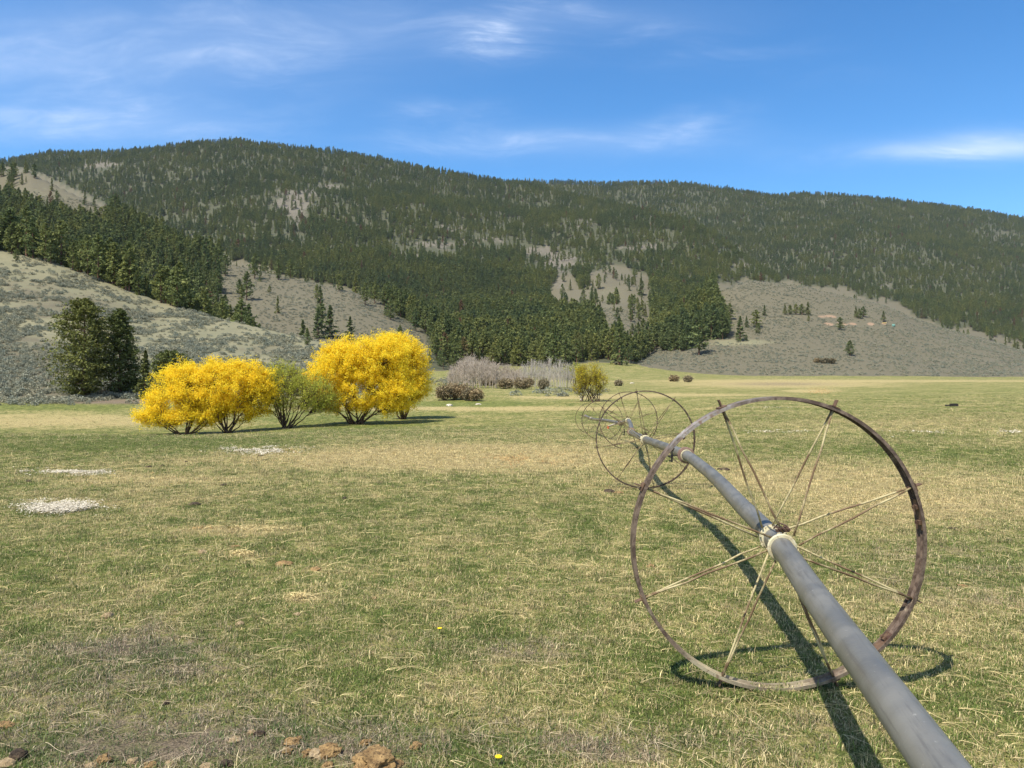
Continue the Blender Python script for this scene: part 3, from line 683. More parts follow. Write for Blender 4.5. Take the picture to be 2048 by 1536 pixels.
willow(455, 867, 60, [(0, 95, 66, 52), (-30, 118, 38, 30), (40, 112, 40, 32), (60, 75, 38, 42), (-20, 60, 40, 32), (88, 100, 18, 30), (30, 42, 34, 18), (-34, 44, 26, 18)],
       'round yellow willow second from the left, beside the green one', 'willow tree', M_YEL, 82000, 22, 13, nbr=620)
willow(570, 860, 62, [(0, 80, 56, 50), (-8, 100, 36, 34), (60, 70, 48, 36), (85, 50, 30, 22), (-42, 48, 30, 22)],
       'thin green willow with bare twigs between the yellow ones', 'willow tree', M_GRW, 30000, 23, 16, leaf=.075, twig=.006, wisp=.25, nbr=460)
willow(715, 852, 65, [(-30, 112, 70, 48), (30, 128, 74, 50), (-66, 80, 46, 50), (20, 70, 84, 42), (80, 70, 42, 50), (-10, 148, 66, 34), (52, 138, 58, 42), (62, 40, 44, 22), (-50, 46, 44, 22), (5, 48, 60, 24), (100, 52, 24, 26)],
       'largest yellow willow with a huge domed crown', 'willow tree', M_YEL, 150000, 24, 18, nbr=1000, base_r=.7)
willow(806, 846, 72, [(10, 112, 46, 52), (-10, 135, 50, 38), (30, 80, 34, 44), (0, 60, 44, 34), (-30, 150, 34, 22)],
       'yellow willow behind the right side of the largest one', 'willow tree', M_YEL, 70000, 25, 12, nbr=560)
willow(1180, 803, 92, [(0, 54, 24, 22), (-18, 50, 16, 20), (20, 40, 16, 22), (-26, 28, 10, 14), (0, 30, 26, 20)],
       'small thin yellow willow standing alone beyond the irrigation wheels', 'willow tree', M_YEL2, 12000, 26, 20, leaf=.08, twig=.009, wisp=.3, nbr=260, base_r=1.6, trunkr=.045)
willow(1148, 768, 190, [(0, 30, 22, 20), (-12, 26, 14, 16), (10, 24, 16, 16)],
       'pale green leafing tree behind the white aspens', 'tree', M_GRW, 6000, 27, 10, leaf=.16, twig=.012, wisp=.1, nbr=160, name='leafing_tree')
# brown shrubs
def shrub(px, py, d, wpx, hpx, seed, label, mat=None, nleaf=2200, group='brown shrubs on the far meadow', twig=.012, name='shrub', leaf=None):
    return willow(px, py, d, [(0, hpx * .55, wpx * .5, hpx * .42), (-wpx * .2, hpx * .45, wpx * .3, hpx * .35), (wpx * .22, hpx * .5, wpx * .28, hpx * .38)], label, 'shrub', mat or M_BSH, nleaf, seed, 10,
                  leaf=leaf or .0009 * d + .02, twig=twig, nbr=110, name=name, trunkr=.05)
for i, a in enumerate([(890, 104, 34, 32, 'leftmost brown shrub of the row right of the largest willow'), (907, 106, 30, 34, 'second brown shrub of the row right of the largest willow'), (925, 105, 32, 30, 'middle brown shrub of the row right of the largest willow'),
                       (941, 103, 28, 26, 'fourth brown shrub of the row right of the largest willow'), (953, 102, 20, 22, 'rightmost small brown shrub of the row right of the largest willow'),
                       (1011, 150, 30, 20, 'low brown shrub in front of the bare grey thicket'), (1048, 148, 40, 24, 'dense dark brown shrub in front of the white aspens'), (1087, 140, 18, 22, 'small lone dark shrub with a short stem before the aspens'),
                       (980, 170, 26, 18, 'greyish shrub at the foot of the bare thicket'), (1237, 200, 11, 9, 'tiny dark bush on the green meadow right of the yellow willow'),
                       (1348, 260, 19, 12, 'wide dark bush at the edge of the far tan field'), (1376, 250, 15, 12, 'round dark bush right of the wide one by the tan field')]):
    px, dd, wp, hp, lab = a; shrub(px, 0, dd, wp, hp, 40 + i, lab)
for i, (px, py, wp, hp, lab, mt) in enumerate([(404, 622, 26, 20, 'cream blossoming shrub on the left crest', M_BLOS), (331, 584, 14, 12, 'small cream blossoming shrub higher on the left crest', M_BLOS),
                        (1655, 727, 36, 12, 'low brown thicket on the right hill near the meadow', M_BSH), (1634, 725, 12, 8, 'small bush beside the low thicket on the right hill', M_BSH)]):
    p = at_px(px, py, 60 if px < 600 else 380); shrub(px, py, p.y, wp, hp, 60 + i, lab, mt, 2500, twig=.02)

# ------------------------------------------------------------------ bare grey trees and aspens
def bare_mesh(seed, h, spread, nb, mat, tr=.05):
    r = np.random.default_rng(seed); mb = MB()
    n = 6; tz = np.linspace(0, 1, n)[:, None]; top = np.array([r.normal() * .06 * h, r.normal() * .06 * h, h])
    c = tz * top + r.normal(size=(n, 3)) * .02 * h * tz; mb.tube(c, np.linspace(tr, tr * .25, n), 5, False)
    for i in range(nb):
        t = .15 + .8 * r.random(); b = c[0] * (1 - t) + (t * top); a = r.random() * 6.283
        L = h * (.2 + .25 * r.random()) * (1.15 - t * .7); v = np.array([math.cos(a) * spread, math.sin(a) * spread, .75 + .3 * r.random()]); v /= np.linalg.norm(v)
        e = b + v * L; m = (b + e) / 2 + np.array([0, 0, -.04 * L]); mb.tube([b, m, e], [tr * .42, tr * .3, tr * .16], 3, False)
        for _ in range(3):
            v2 = v + r.normal(size=3) * .45; s0 = b + (e - b) * (.3 + .7 * r.random()); mb.tube([s0, s0 + v2 * L * .4], [tr * .22, tr * .12], 3, False)
    return mb.mesh('bare_tree', [mat], True)
AS = [bare_mesh(70 + i, 8, .30, 20, M_ASPEN, .13) for i in range(3)]
BT = [bare_mesh(80 + i, 7, .75, 34, M_TWIG, .13) for i in range(4)]
for i in range(52):
    px = 1040 + 108 * ((i + random.random() * .9) / 52); d = 165 + random.random() * 28
    p = at_d(px, d); edge = .75 + .25 * math.sin((px - 1040) / 108 * math.pi)
    o = obj('aspen_tree', AS[i % 3], None, p); s = edge * (.66 + .25 * random.random()) * d / 180; o.scale = (s * .9, s * .9, s * .95); o.rotation_euler = (0, 0, random.random() * 6.28)
    tag(o, 'leafless white aspen in the %s of the stand beside the small yellow willow' % ('left' if px < 1076 else 'middle' if px < 1112 else 'right'), 'aspen tree', 'white aspens in a stand')
for i in range(96):
    px = 896 + 156 * ((i + random.random()) / 96); d = 150 + random.random() * 50
    p = at_d(px, d); prof = np.interp(px, [895, 930, 950, 985, 1032, 1052], [.5, .88, .92, .78, .58, .5])
    o = obj('bare_tree', BT[i % 4], None, p); s = prof * (.80 + .34 * random.random()) * d / 170; o.scale = (s, s, s * .95); o.rotation_euler = (0, 0, random.random() * 6.28)
    tag(o, 'leafless grey tree in the %s of the thicket right of the largest willow' % ('left' if px < 943 else 'middle' if px < 988 else 'right'), 'bare tree', 'bare grey trees in a thicket')

# ------------------------------------------------------------------ wheel line
def metal(name, c1, c2, scale, rough=.5, met=.0, c3=None, lo=.42, hi=.58):
    m, t = new_mat(name); P = t.add('ShaderNodeTexCoord').outputs['Object']
    n = t.noise(P, scale, 7, .72, .3); n2 = t.noise(P, scale * 7, 5, .7)
    c = t.mix(t.ramp(n, lo, hi), c1, c2)
    if c3: c = t.mix(t.ramp(n2, .54, .68), c, c3)
    t.l.new(c, t.b.inputs['Base Color']); t.b.inputs['Roughness'].default_value = rough; t.b.inputs['Metallic'].default_value = met
    bump(t, n2, .35, .004); return m
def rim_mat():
    m, t = new_mat('rusty rim with paint and painted sheen'); P = t.add('ShaderNodeTexCoord').outputs['Object']; a = R_(22.5)
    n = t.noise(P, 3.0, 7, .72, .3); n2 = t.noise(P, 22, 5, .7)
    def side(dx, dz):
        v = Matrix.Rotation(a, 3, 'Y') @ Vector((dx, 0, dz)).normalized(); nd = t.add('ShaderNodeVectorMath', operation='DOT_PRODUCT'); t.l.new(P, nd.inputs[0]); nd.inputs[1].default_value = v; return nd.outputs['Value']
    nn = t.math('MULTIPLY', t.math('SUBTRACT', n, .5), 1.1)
    low = t.ramp(t.math('ADD', side(-.12, -1), nn),  .52, .95); top = t.ramp(t.math('ADD', side(-.55, 1), nn), .74, 1.0)  # low: cream paint; top: light sheen painted into the upper-left rim colour
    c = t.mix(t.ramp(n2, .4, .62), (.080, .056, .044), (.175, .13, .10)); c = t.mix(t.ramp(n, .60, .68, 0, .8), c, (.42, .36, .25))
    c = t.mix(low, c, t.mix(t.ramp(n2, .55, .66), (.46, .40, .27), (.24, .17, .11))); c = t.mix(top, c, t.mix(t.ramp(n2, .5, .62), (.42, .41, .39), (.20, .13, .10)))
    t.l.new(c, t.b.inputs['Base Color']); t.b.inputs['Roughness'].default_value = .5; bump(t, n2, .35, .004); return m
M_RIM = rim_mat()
M_RIM2 = metal('rusty steel', (.07, .04, .03), (.15, .095, .06), 6, .65)
M_SPOKE = metal('spoke steel', (.44, .38, .21), (.14, .09, .05), 3.6, .55, .0, (.18, .12, .07), .42, .58)
M_HUB = metal('cream hub paint', (.58, .53, .36), (.44, .38, .24), 9, .55, 0, (.28, .19, .12))
M_COUP = metal('coupler iron', (.17, .11, .085), (.25, .17, .13), 9, .7)
M_BLACK = metal('black fitting', (.02, .02, .02), (.04, .035, .03), 9, .6)
M_ORANGE = metal('orange cap', (.65, .15, .06), (.5, .12, .05), 9, .6)
def pipe_mat():
    m, t = new_mat('weathered aluminium'); P = pos(t)
    n = t.noise(P, 3.5, 6, .65, .4); n2 = t.noise(P, 40, 5, .7); sp = t.add('ShaderNodeSeparateXYZ'); t.l.new(P, sp.inputs[0]); cb_ = t.add('ShaderNodeCombineXYZ'); t.l.new(t.math('MULTIPLY', t.math('SUBTRACT', sp.outputs[0], t.math('MULTIPLY', sp.outputs[1], .205)), 16), cb_.inputs[0]); t.l.new(sp.outputs[1], cb_.inputs[1]); t.l.new(t.math('MULTIPLY', sp.outputs[2], 16), cb_.inputs[2]); n3 = t.noise(cb_.outputs[0], 3, 6, .7)
    c = t.mix(t.ramp(n, .3, .7), (.125, .122, .110), (.205, .198, .176))
    c = t.mix(t.ramp(n3, .5, .68, 0, .75), c, (.115, .11, .10)); c = t.mix(t.ramp(n2, .62, .72, 0, .7), c, (.36, .35, .31))
    t.l.new(c, t.b.inputs['Base Color']); t.b.inputs['Metallic'].default_value = .25; t.b.inputs['Specular IOR Level'].default_value = .35
    t.l.new(t.ramp(n, .3, .7, .30, .5), t.b.inputs['Roughness']); bump(t, n2, .25, .003); return m
M_PIPE = pipe_mat()
WR = .815
line = empty('wheel_line', (1.48, 4.04, 0)); tag(line, 'long wheeled irrigation pipe crossing the meadow on spoked steel wheels', 'irrigation line')
bpy.context.view_layer.update()
LO = Vector(line.location)
CTRL = [(-.35, -4.5, .80), (.63, 0.0, .80), (.985, 1.65, .80), (1.27, 3.05, .81), (1.48, 4.04, .815), (1.635, 5.2, .845), (1.80, 6.35, .87), (1.91, 7.3, .885), (1.99, 8.3, .905),
        (2.09, 10.2, .87), (2.215, 12.06, .815), (2.46, 14.2, .74), (2.70, 16.4, .68), (3.02, 18.4, .70), (3.27, 20.4, .75), (3.52, 22.6, .62), (3.70, 24.7, .47), (3.68, 27, .42), (3.60, 29, .38),
        (3.80, 33, .22), (4.09, 37.5, .09), (4.02, 40.2, .12)]
def cr(P, n=8):
    P = [np.array(p) for p in P]; P = [2 * P[0] - P[1]] + P + [2 * P[-1] - P[-2]]; out = []
    for i in range(1, len(P) - 2):
        for k in range(n):
            t = k / n; a, b, c, e = P[i - 1], P[i], P[i + 1], P[i + 2]
            out.append(.5 * ((2 * b) + (-a + c) * t + (2 * a - 5 * b + 4 * c - e) * t * t + (-a + 3 * b - 3 * c + e) * t ** 3))
    out.append(P[-2]); return np.array(out)
path = cr(CTRL)
def split_pipe(i0, i1):
    mb = MB(); mb.tube(path[i0:i1 + 1] - np.array(LO), .0580, 32); return obj('pipe', mb.mesh('pipe', [M_PIPE], True), line)
brk = [0, 8 * 8, 12 * 8, 16 * 8, len(path) - 1]
for a, b in zip(brk[:-1], brk[1:]): split_pipe(a, b)
def frame_at(i, tdir=None):
    T = Vector(path[min(i + 2, len(path) - 1)] - path[max(i - 2, 0)]).normalized() if tdir is None else Vector(tdir).normalized()
    X = T.cross(Vector((0, 0, 1))).normalized(); Z = X.cross(T).normalized()
    return Matrix((X, T, Z)).transposed(), Vector(path[i])
wheels_meshes = {}
M_RIMFAR = metal('dark rusty rim', (.045, .032, .025), (.11, .078, .056), 3, .6, 0, (.30, .25, .17), .35, .7)
M_SPFAR = metal('rusty spoke', (.30, .25, .13), (.09, .06, .035), 3.2, .55, .0, None, .40, .60)
def make_wheel(i, rot, tdir=None, label=None):
    Rm, c = frame_at(i, tdir); M = Rm.to_4x4(); M.translation = c - LO
    if not wheels_meshes:
        mb = MB(); wv_ = lambda V: V + 0
        prof = [(WR, -.035), (WR, .035), (WR - .019, .037), (WR - .019, .034), (WR - .003, .031), (WR - .003, .022), (WR - .008, .019), (WR - .008, .011), (WR - .003, .008), (WR - .003, -.008), (WR - .008, -.011), (WR - .008, -.019), (WR - .003, -.022), (WR - .003, -.031), (WR - .019, -.034), (WR - .019, -.037)]
        def wob(V):
            th = np.arctan2(V[:, 2], V[:, 0]); k = 1 + .0035 * np.sin(2 * th + .6) + .0015 * np.sin(5 * th)
            V = V.copy(); V[:, 0] *= k; V[:, 2] *= k; V[:, 1] += .006 * np.sin(2 * th + 1) + .003 * np.sin(3 * th); return V
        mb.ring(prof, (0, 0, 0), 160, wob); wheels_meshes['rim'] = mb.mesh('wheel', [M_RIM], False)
        for side in (-1, 1):
            for v in range(2):
                mb = MB(); r = np.random.default_rng(5 + side + v)
                p0 = np.array([.074, side * .11, .02 * side]); p1 = np.array([WR - .012, side * .006, 0.0]); t = np.linspace(0, 1, 7)[:, None]
                c_ = p0 + (p1 - p0) * t; c_[1:-1] += r.normal(size=(5, 3)) * .0022; mb.tube(c_, .0058, 8); wheels_meshes['spoke', side, v] = mb.mesh('spoke', [M_SPOKE], True)
        mb = MB(); mb.box((WR + .022, 0, 0), (.024, .018, .003)); mb.box((WR + .0035, 0, 0), (.0028, .034, .024)); mb.tube([(WR - .022, .0, 0), (WR + .008, .0, 0)], .006, 6); mb.tube([(WR - .03, 0, 0), (WR - .02, 0, 0)], .011, 6)
        wheels_meshes['lug'] = mb.mesh('lug', [M_RIM2], False)
        mb = MB(); pr = [(.0583, -.018), (.072, -.018), (.077, -.014), (.077, -.007), (.068, -.003), (.068, .016), (.0583, .018)]
        mb.ring(pr, (0, 0, 0), 36, None)
        for k in range(8):
            a = k * math.pi / 4 + .2; ca, sa = math.cos(a), math.sin(a); mb.box((ca * .070, .004, sa * .070), (.010, .006, .008), Matrix(((ca, 0, -sa), (0, 1, 0), (sa, 0, ca))))
        wheels_meshes['hub'] = mb.mesh('hub_flange', [M_HUB], False)
        mb = MB()
        for k in range(3): mb.tube([(-.03 + .022 * k, -.05, .098), (-.03 + .022 * k, .02, .102)], .006, 6)
        mb.box((-.008, -.015, .086), (.035, .012, .006)); mb.tube([(-.04, .03, .09), (-.02, 0, .125), (.01, -.02, .115), (.03, -.03, .09)], .0045, 6)
        wheels_meshes['clamp'] = mb.mesh('hub_clamp', [M_RIM2], False)
        mb = MB(); th = np.linspace(-.11, .11, 9); 
        for a0, a1 in zip(th[:-1], th[1:]):
            a = (a0 + a1) / 2; ca, sa = math.cos(a), math.sin(a); mb.box((ca * (WR - .011), 0, sa * (WR - .011)), (.0025, .033, WR * .0139), Matrix(((ca, 0, -sa), (0, 1, 0), (sa, 0, ca))))
        for a in (-.055, .055):
            ca, sa = math.cos(a), math.sin(a); m3 = Matrix(((ca, 0, -sa), (0, 1, 0), (sa, 0, ca)))
            mb.box((ca * (WR - .026), .004, sa * (WR - .026)), (.012, .007, .008), m3); mb.box((ca * (WR - .022), -.004, sa * (WR - .022)), (.006, .014, .011), m3)
        wheels_meshes['splice'] = mb.mesh('splice_plate', [M_RIM2], False)
    first = 'far' not in wheels_meshes
    if first:
        far = {}
        for k_, m_ in (('rim', M_RIMFAR), (('spoke', -1, 0), M_SPFAR), (('spoke', -1, 1), M_SPFAR), (('spoke', 1, 0), M_SPFAR), (('spoke', 1, 1), M_SPFAR)):
            c2 = wheels_meshes[k_].copy(); c2.materials.clear(); c2.materials.append(m_); far[k_] = c2
    src = {**wheels_meshes, **(wheels_meshes.get('far') or {})}
    if first: wheels_meshes['far'] = far
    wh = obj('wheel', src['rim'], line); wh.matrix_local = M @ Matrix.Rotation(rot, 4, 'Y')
    if label: wh['label'] = label
    for k in range(8):
        a = -(k * math.pi / 4)
        for side in (-1, 1):
            o = obj('spoke', src['spoke', side, k % 2], wh); o.matrix_local = Matrix.Rotation(a, 4, 'Y')
        o = obj('lug', wheels_meshes['lug'], wh); o.matrix_local = Matrix.Rotation(a, 4, 'Y')
    for side in (-1, 1):
        Rp, _c = frame_at(i); o = obj('hub_flange', wheels_meshes['hub'], wh)
        o.matrix_local = Matrix.Rotation(-rot, 4, 'Y') @ (Rm.transposed() @ Rp).to_4x4() @ Matrix.Translation((0, side * .115, 0)) @ Matrix.Rotation(math.pi if side > 0 else 0, 4, 'Z')
    o = obj('hub_clamp', wheels_meshes['clamp'], wh); o.matrix_local = Matrix.Translation((0, -.08, 0)) @ Matrix.Rotation(-rot, 4, 'Y')
    for a in (math.pi / 4 * 2.5, math.pi / 4 * 6.5, math.pi * 1.75 + math.pi / 8 + .2):
        o = obj('splice_plate', wheels_meshes['splice'], wh); o.matrix_local = Matrix.Rotation(-a + math.pi / 8 * 0, 4, 'Y')
    return wh
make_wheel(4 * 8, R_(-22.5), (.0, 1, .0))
make_wheel(10 * 8, R_(-10), (.10, 1, -.01)); make_wheel(14 * 8, R_(-18), (.16, 1, -.02)); make_wheel(18 * 8, R_(5), (.20, 1, -.05)); make_wheel(20 * 8, R_(-30), (.14, 1, -.03))
def coupler(i, sprinkler=True, orange=False):
    Rm, c = frame_at(i); M = Rm.to_4x4(); M.translation = c - LO
    mb = MB(); mb.ring([(.0585, -.05), (.077, -.05), (.077, -.028), (.094, -.022), (.094, .022), (.077, .03), (.077, .05), (.0585, .05)], (0, 0, 0), 36, None)
    o = obj('coupler', mb.mesh('coupler', [M_COUP], True), line); o.matrix_local = M
    for p in o.data.polygons: p.use_smooth = False
    mb = MB(); mb.ring([(.0585, -.068), (.067, -.068), (.069, -.052), (.0585, -.052)], (0, 0, 0), 36, None); g = obj('collar', mb.mesh('collar', [M_HUB]), o)
    mb = MB(); mb.tube([(-.09, 0, 0), (-.17, 0, -.01)], .010, 8); mb.box((-.185, 0, -.012), (.02, .022, .03)); mb.tube([(-.185, 0, -.03), (-.19, 0, -.12)], .014, 8)
    mb.tube([(-.185, 0, .01), (-.185, .0, .065)], .011, 8); mb.box((-.185, 0, .075), (.028, .010, .010)); mb.box((-.20, .0, -.10), (.030, .014, .012)); mb.box((-.235, .0, -.02), (.022, .014, .012))
    obj('sprinkler', mb.mesh('sprinkler', [M_BLACK]), o).matrix_local = Matrix.Translation((-.035, 0, 0)) @ Matrix.Scale(.66, 4)
    if orange:
        mb = MB(); mb.tube([(-.18, 0, -.03), (-.42, -.02, -.10)], .018, 8); obj('drain_arm', mb.mesh('drain_arm', [M_ASPEN]), o)
        mb = MB(); mb.tube([(-.42, -.02, -.10), (-.43, -.02, -.19)], .035, 10); obj('drain_cap', mb.mesh('drain_cap', [M_ORANGE]), o)
coupler(8 * 8); coupler(12 * 8); coupler(16 * 8, orange=True); coupler(len(path) - 2)
# bands left by old clamps on the pipe
for i in (38, 46):
    Rm, c = frame_at(i); M = Rm.to_4x4(); M.translation = c - LO; mb = MB(); mb.ring([(.0582, -.003), (.0590, -.003), (.0590, .003), (.0582, .003)], (0, 0, 0), 32, None)
    o = obj('pipe_band', mb.mesh('pipe_band', [M_PIPE]), line); o.matrix_local = M

# ------------------------------------------------------------------ stones, clods and litter
def lump(name, p, size, seed, mat, label, cat, group=None, amp=.35, sub=3):
    import bmesh
    from mathutils import noise as mn
    bm = bmesh.new(); bmesh.ops.create_icosphere(bm, subdivisions=sub, radius=1)
    off = Vector((seed * 3.7, seed * 1.3, 0))
    for v in bm.verts:
        n = v.co.normalized(); k = 1 + amp * (mn.fractal(n * 1.3 + off, .8, 2.0, 4)) + amp * .30 * mn.noise(n * 6 + off)
        v.co = Vector((n.x * k * size[0], n.y * k * size[1], n.z * k * size[2] + size[2] * .26))
    me = bpy.data.meshes.new(name); bm.to_mesh(me); bm.free(); me.materials.append(mat)
    for q in me.polygons: q.use_smooth = False
    o = obj(name, me, None, p); o.rotation_euler = (0, 0, seed * 1.9); tag(o, label, cat, group); return o
def clod_mat(name, a, b, c3, sc=18):
    m, t = new_mat(name); P = t.add('ShaderNodeTexCoord').outputs['Object']; n = t.noise(P, sc, 7, .75); n2 = t.noise(P, sc * 5, 4, .7)
    c = t.mix(t.ramp(n, .38, .6), a, b); c = t.mix(t.ramp(n2, .5, .65), c, c3); t.l.new(c, t.b.inputs['Base Color']); bump(t, t.math('ADD', n, n2), 1.0, .012); return m
M_DUNG = clod_mat('dry dung', (.20, .125, .055), (.38, .25, .11), (.10, .06, .03)); M_DARKD = clod_mat('dark dung', (.04, .03, .022), (.10, .07, .045), (.02, .015, .01))
M_STONE = clod_mat('tan stone', (.30, .215, .115), (.43, .33, .20), (.2, .14, .08)); M_PALE = clod_mat('pale rock', (.50, .44, .36), (.66, .60, .52), (.4, .33, .26), 3)
LUMPS = [ # column, row, half width px, half height px, material, name, label
 (752, 1522, 52, 24, M_DUNG, 'dung_heap', 'largest crumbly brown dung heap at the bottom edge of the meadow'), (660, 1500, 22, 17, M_DUNG, 'dung_clod', 'upright brown dung clod just left of the largest heap'),
 (632, 1506, 17, 11, M_STONE, 'dung_clod', 'tan oval clod between the two brown clods left of the heap'), (614, 1505, 12, 9, M_DUNG, 'dung_clod', 'small brown clod at the left end of the row beside the heap'),
 (585, 1482, 17, 13, M_DUNG, 'dung_clod', 'crumbly tan clod up and left of the row beside the heap'), (575, 1500, 12, 7, M_DUNG, 'dung_clod', 'flat yellow brown crumb under the crumbly tan clod'),
 (730, 1484, 12, 9, M_DUNG, 'dung_clod', 'small brown clod above the largest dung heap'), (833, 1490, 11, 11, M_DUNG, 'dung_clod', 'small brown clod right of the largest dung heap'),
 (655, 1530, 14, 10, M_DUNG, 'dung_clod', 'yellow brown clod at the bottom edge below the upright one'), (36, 1508, 17, 17, M_DARKD, 'dung_ball', 'round dark dung ball in the bottom left corner'),
 (14, 1524, 20, 8, M_STONE, 'stone', 'pale flat stone beside the dark ball in the bottom left corner'), (206, 1518, 14, 13, M_DUNG, 'dung_clod', 'brown rugged clod on the bottom edge left of centre'),
 (182, 1530, 13, 6, M_STONE, 'stone', 'flat pale stone touching the rugged clod on the bottom edge'), (266, 1521, 13, 8, M_STONE, 'dung_clod', 'tan clod right of the rugged brown clod'),
 (300, 1530, 13, 7, M_DUNG, 'dung_clod', 'tan crumb on the bottom edge right of the tan clod'), (340, 1526, 11, 6, M_STONE, 'stone', 'light stone on the bottom edge left of the dark clump'), (452, 1526, 14, 10, M_DARKD, 'dung_clod', 'dark earthy clump at the bottom edge'),
 (412, 1531, 14, 6, M_STONE, 'stone', 'pale stone at the bottom edge beside the dark clump'), (470, 1478, 14, 6, M_STONE, 'dung_clod', 'elongated tan clod near the dark stone'), (519, 1466, 11, 9, M_DARKD, 'stone', 'dark rounded stone right of the elongated tan clod'), (503, 1464, 7, 7, M_STONE, 'stone', 'small light stone touching the dark rounded stone'),
 (332, 1405, 8, 6, M_DARKD, 'dung_clod', 'small dark clod in the grass of the lower left'), (12, 1447, 16, 9, M_DUNG, 'dung_clod', 'orange brown crumbly clod at the left edge'), (215, 1230, 12, 9, M_STONE, 'stone', 'tan rough stone alone in the grass left of centre'),
 (480, 1246, 9, 6, M_STONE, 'stone', 'small sandy stone left of the pale oval one'), (594, 1228, 8, 5, M_STONE, 'stone', 'pale oval stone in the middle of the near meadow'), (405, 1103, 8, 7, M_STONE, 'stone', 'upright tan stone below the orange straw patch'),
 (567, 1126, 17, 7, M_DUNG, 'dung_clod', 'flat brown dung pat right of the upright tan stone'), (632, 1137, 12, 5, M_DUNG, 'dung_clod', 'reddish dung pat right of the flat brown pat'), (472, 1092, 10, 4, M_DUNG, 'dung_clod', 'thin reddish dung pat above the yellow straw wisp'),
 (390, 1007, 13, 5, M_DARKD, 'dung_clod', 'dark dung pat right of the nearest white patch'), (448, 969, 7, 4, M_DARKD, 'dung_clod', 'dark clod upper right of the nearest white patch'), (56, 962, 6, 4, M_DARKD, 'dung_clod', 'black clod under the middle white patch'), (689, 996, 6, 4, M_DARKD, 'dung_clod', 'dark clod below the yellow straw belt'),
 (297, 933, 6, 3, M_DARKD, 'dung_clod', 'dark speck right of the middle white patch'), (325, 931, 5, 3, M_DARKD, 'dung_clod', 'second dark speck right of the middle white patch'), (372, 923, 4, 3, M_DARKD, 'dung_clod', 'small dark speck below the farthest white patch'), (521, 911, 6, 3, M_DARKD, 'dung_clod', 'dark lump under the farthest white patch'),
 (1220, 982, 14, 6, M_DARKD, 'dung_clod', 'dark dung pat left of the second wheel'), (1238, 985, 10, 4, M_DUNG, 'dung_clod', 'brown crumb touching the dark pat by the second wheel'), (1448, 938, 13, 4, M_DARKD, 'dung_clod', 'dark pat seen through the nearest wheel above the pipe'), (1302, 1131, 9, 5, M_DUNG, 'dung_clod', 'orange brown pat seen through the left of the nearest wheel'),
 (1906, 1056, 11, 3, M_DARKD, 'dung_clod', 'dark pat right of the nearest wheel'), (1925, 1171, 9, 4, M_DUNG, 'dung_clod', 'orange brown pat right of the nearest wheel'), (1268, 1080, 9, 3, M_DUNG, 'dung_clod', 'small brown pat at the left rim of the nearest wheel'), (749, 1196, 7, 3, M_DUNG, 'dung_clod', 'small reddish pat in the middle of the meadow'),
 (899, 810, 7, 4, M_PALE, 'rock', 'pale rock on the green bank left of centre'), (957, 808, 6, 2, M_PALE, 'rock', 'flat pale rock further right on the green bank'), (1163, 799, 3, 3, M_PALE, 'rock', 'white rock at the foot of the small yellow willow'), (1264, 766, 5, 1.5, M_PALE, 'rock', 'pale rock at the edge of the far tan field')]
for i, (px, py, hw, hh, mt, nm, lab) in enumerate(LUMPS):
    p = at_px(px, py + hh * .5, 1.6); s = p.y / F
    dm = {'dung_heap': 'dung heap', 'dung_clod': 'dung clod', 'dung_ball': 'dung clod'}.get(nm, nm)
    lump(nm, p, (hw * s, max(hw * .8, hh) * s, hh * s * .85), i + 1, mt, lab, dm, None, .45 if mt is M_DUNG else .28, 4 if hw > 30 else 3)
# black trough-like fitting in the right field, tank and small machine on the right hill
p = at_px(1905, 813, 20); e = empty('field_valve', p); tag(e, 'low black valve frame lying in the green field on the right', 'valve'); s = p.y / F
mb = MB(); mb.box((.10, 0, .10), (.28, .12, .09)); mb.box((.1, 0, .21), (.24, .10, .02)); obj('valve_box', mb.mesh('valve_box', [M_BLACK]), e)
mb = MB(); mb.tube([(-.55, 0, .08), (-.18, 0, .09)], .05, 8); mb.tube([(-.5, 0, .02), (-.5, 0, .16)], .03, 8); obj('pipe_stub', mb.mesh('pipe_stub', [M_BLACK]), e)
m_teal, t_ = new_mat('teal plastic'); t_.b.inputs['Base Color'].default_value = (.15, .30, .26, 1)
p = at_px(1787, 653, 380); s = p.y / F; mb = MB(); mb.ring([(0.01, 0), (2.0, 0), (2.1, .3), (2.1, 2.6), (1.9, 3.0), (.5, 3.4), (.01, 3.4)], (0, 0, 0), 20, lambda V: np.stack([V[:, 0], V[:, 2], V[:, 1]], -1) * .62 * s / .43)
o = obj('water_tank', mb.mesh('water_tank', [m_teal], True), None, p); tag(o, 'small teal round water tank at the end of the bare earth strip', 'tank')
p = at_px(1769, 647, 380); e = empty('digger', p); tag(e, 'tiny dark machine on the bare earth strip left of the teal tank', 'digger')
m_y, t_ = new_mat('machine paint'); t_.b.inputs['Base Color'].default_value = (.6, .45, .2, 1)
mb = MB(); mb.box((0, 0, .5), (1.3, .7, .35)); obj('track', mb.mesh('track', [m_y]), e); mb = MB(); mb.box((-.2, 0, 1.4), (.9, .7, .5)); mb.tube([(.6, 0, 1.2), (1.7, 0, 2.1), (2.4, 0, .9)], .14, 6); obj('cab', mb.mesh('cab', [M_BLACK]), e)
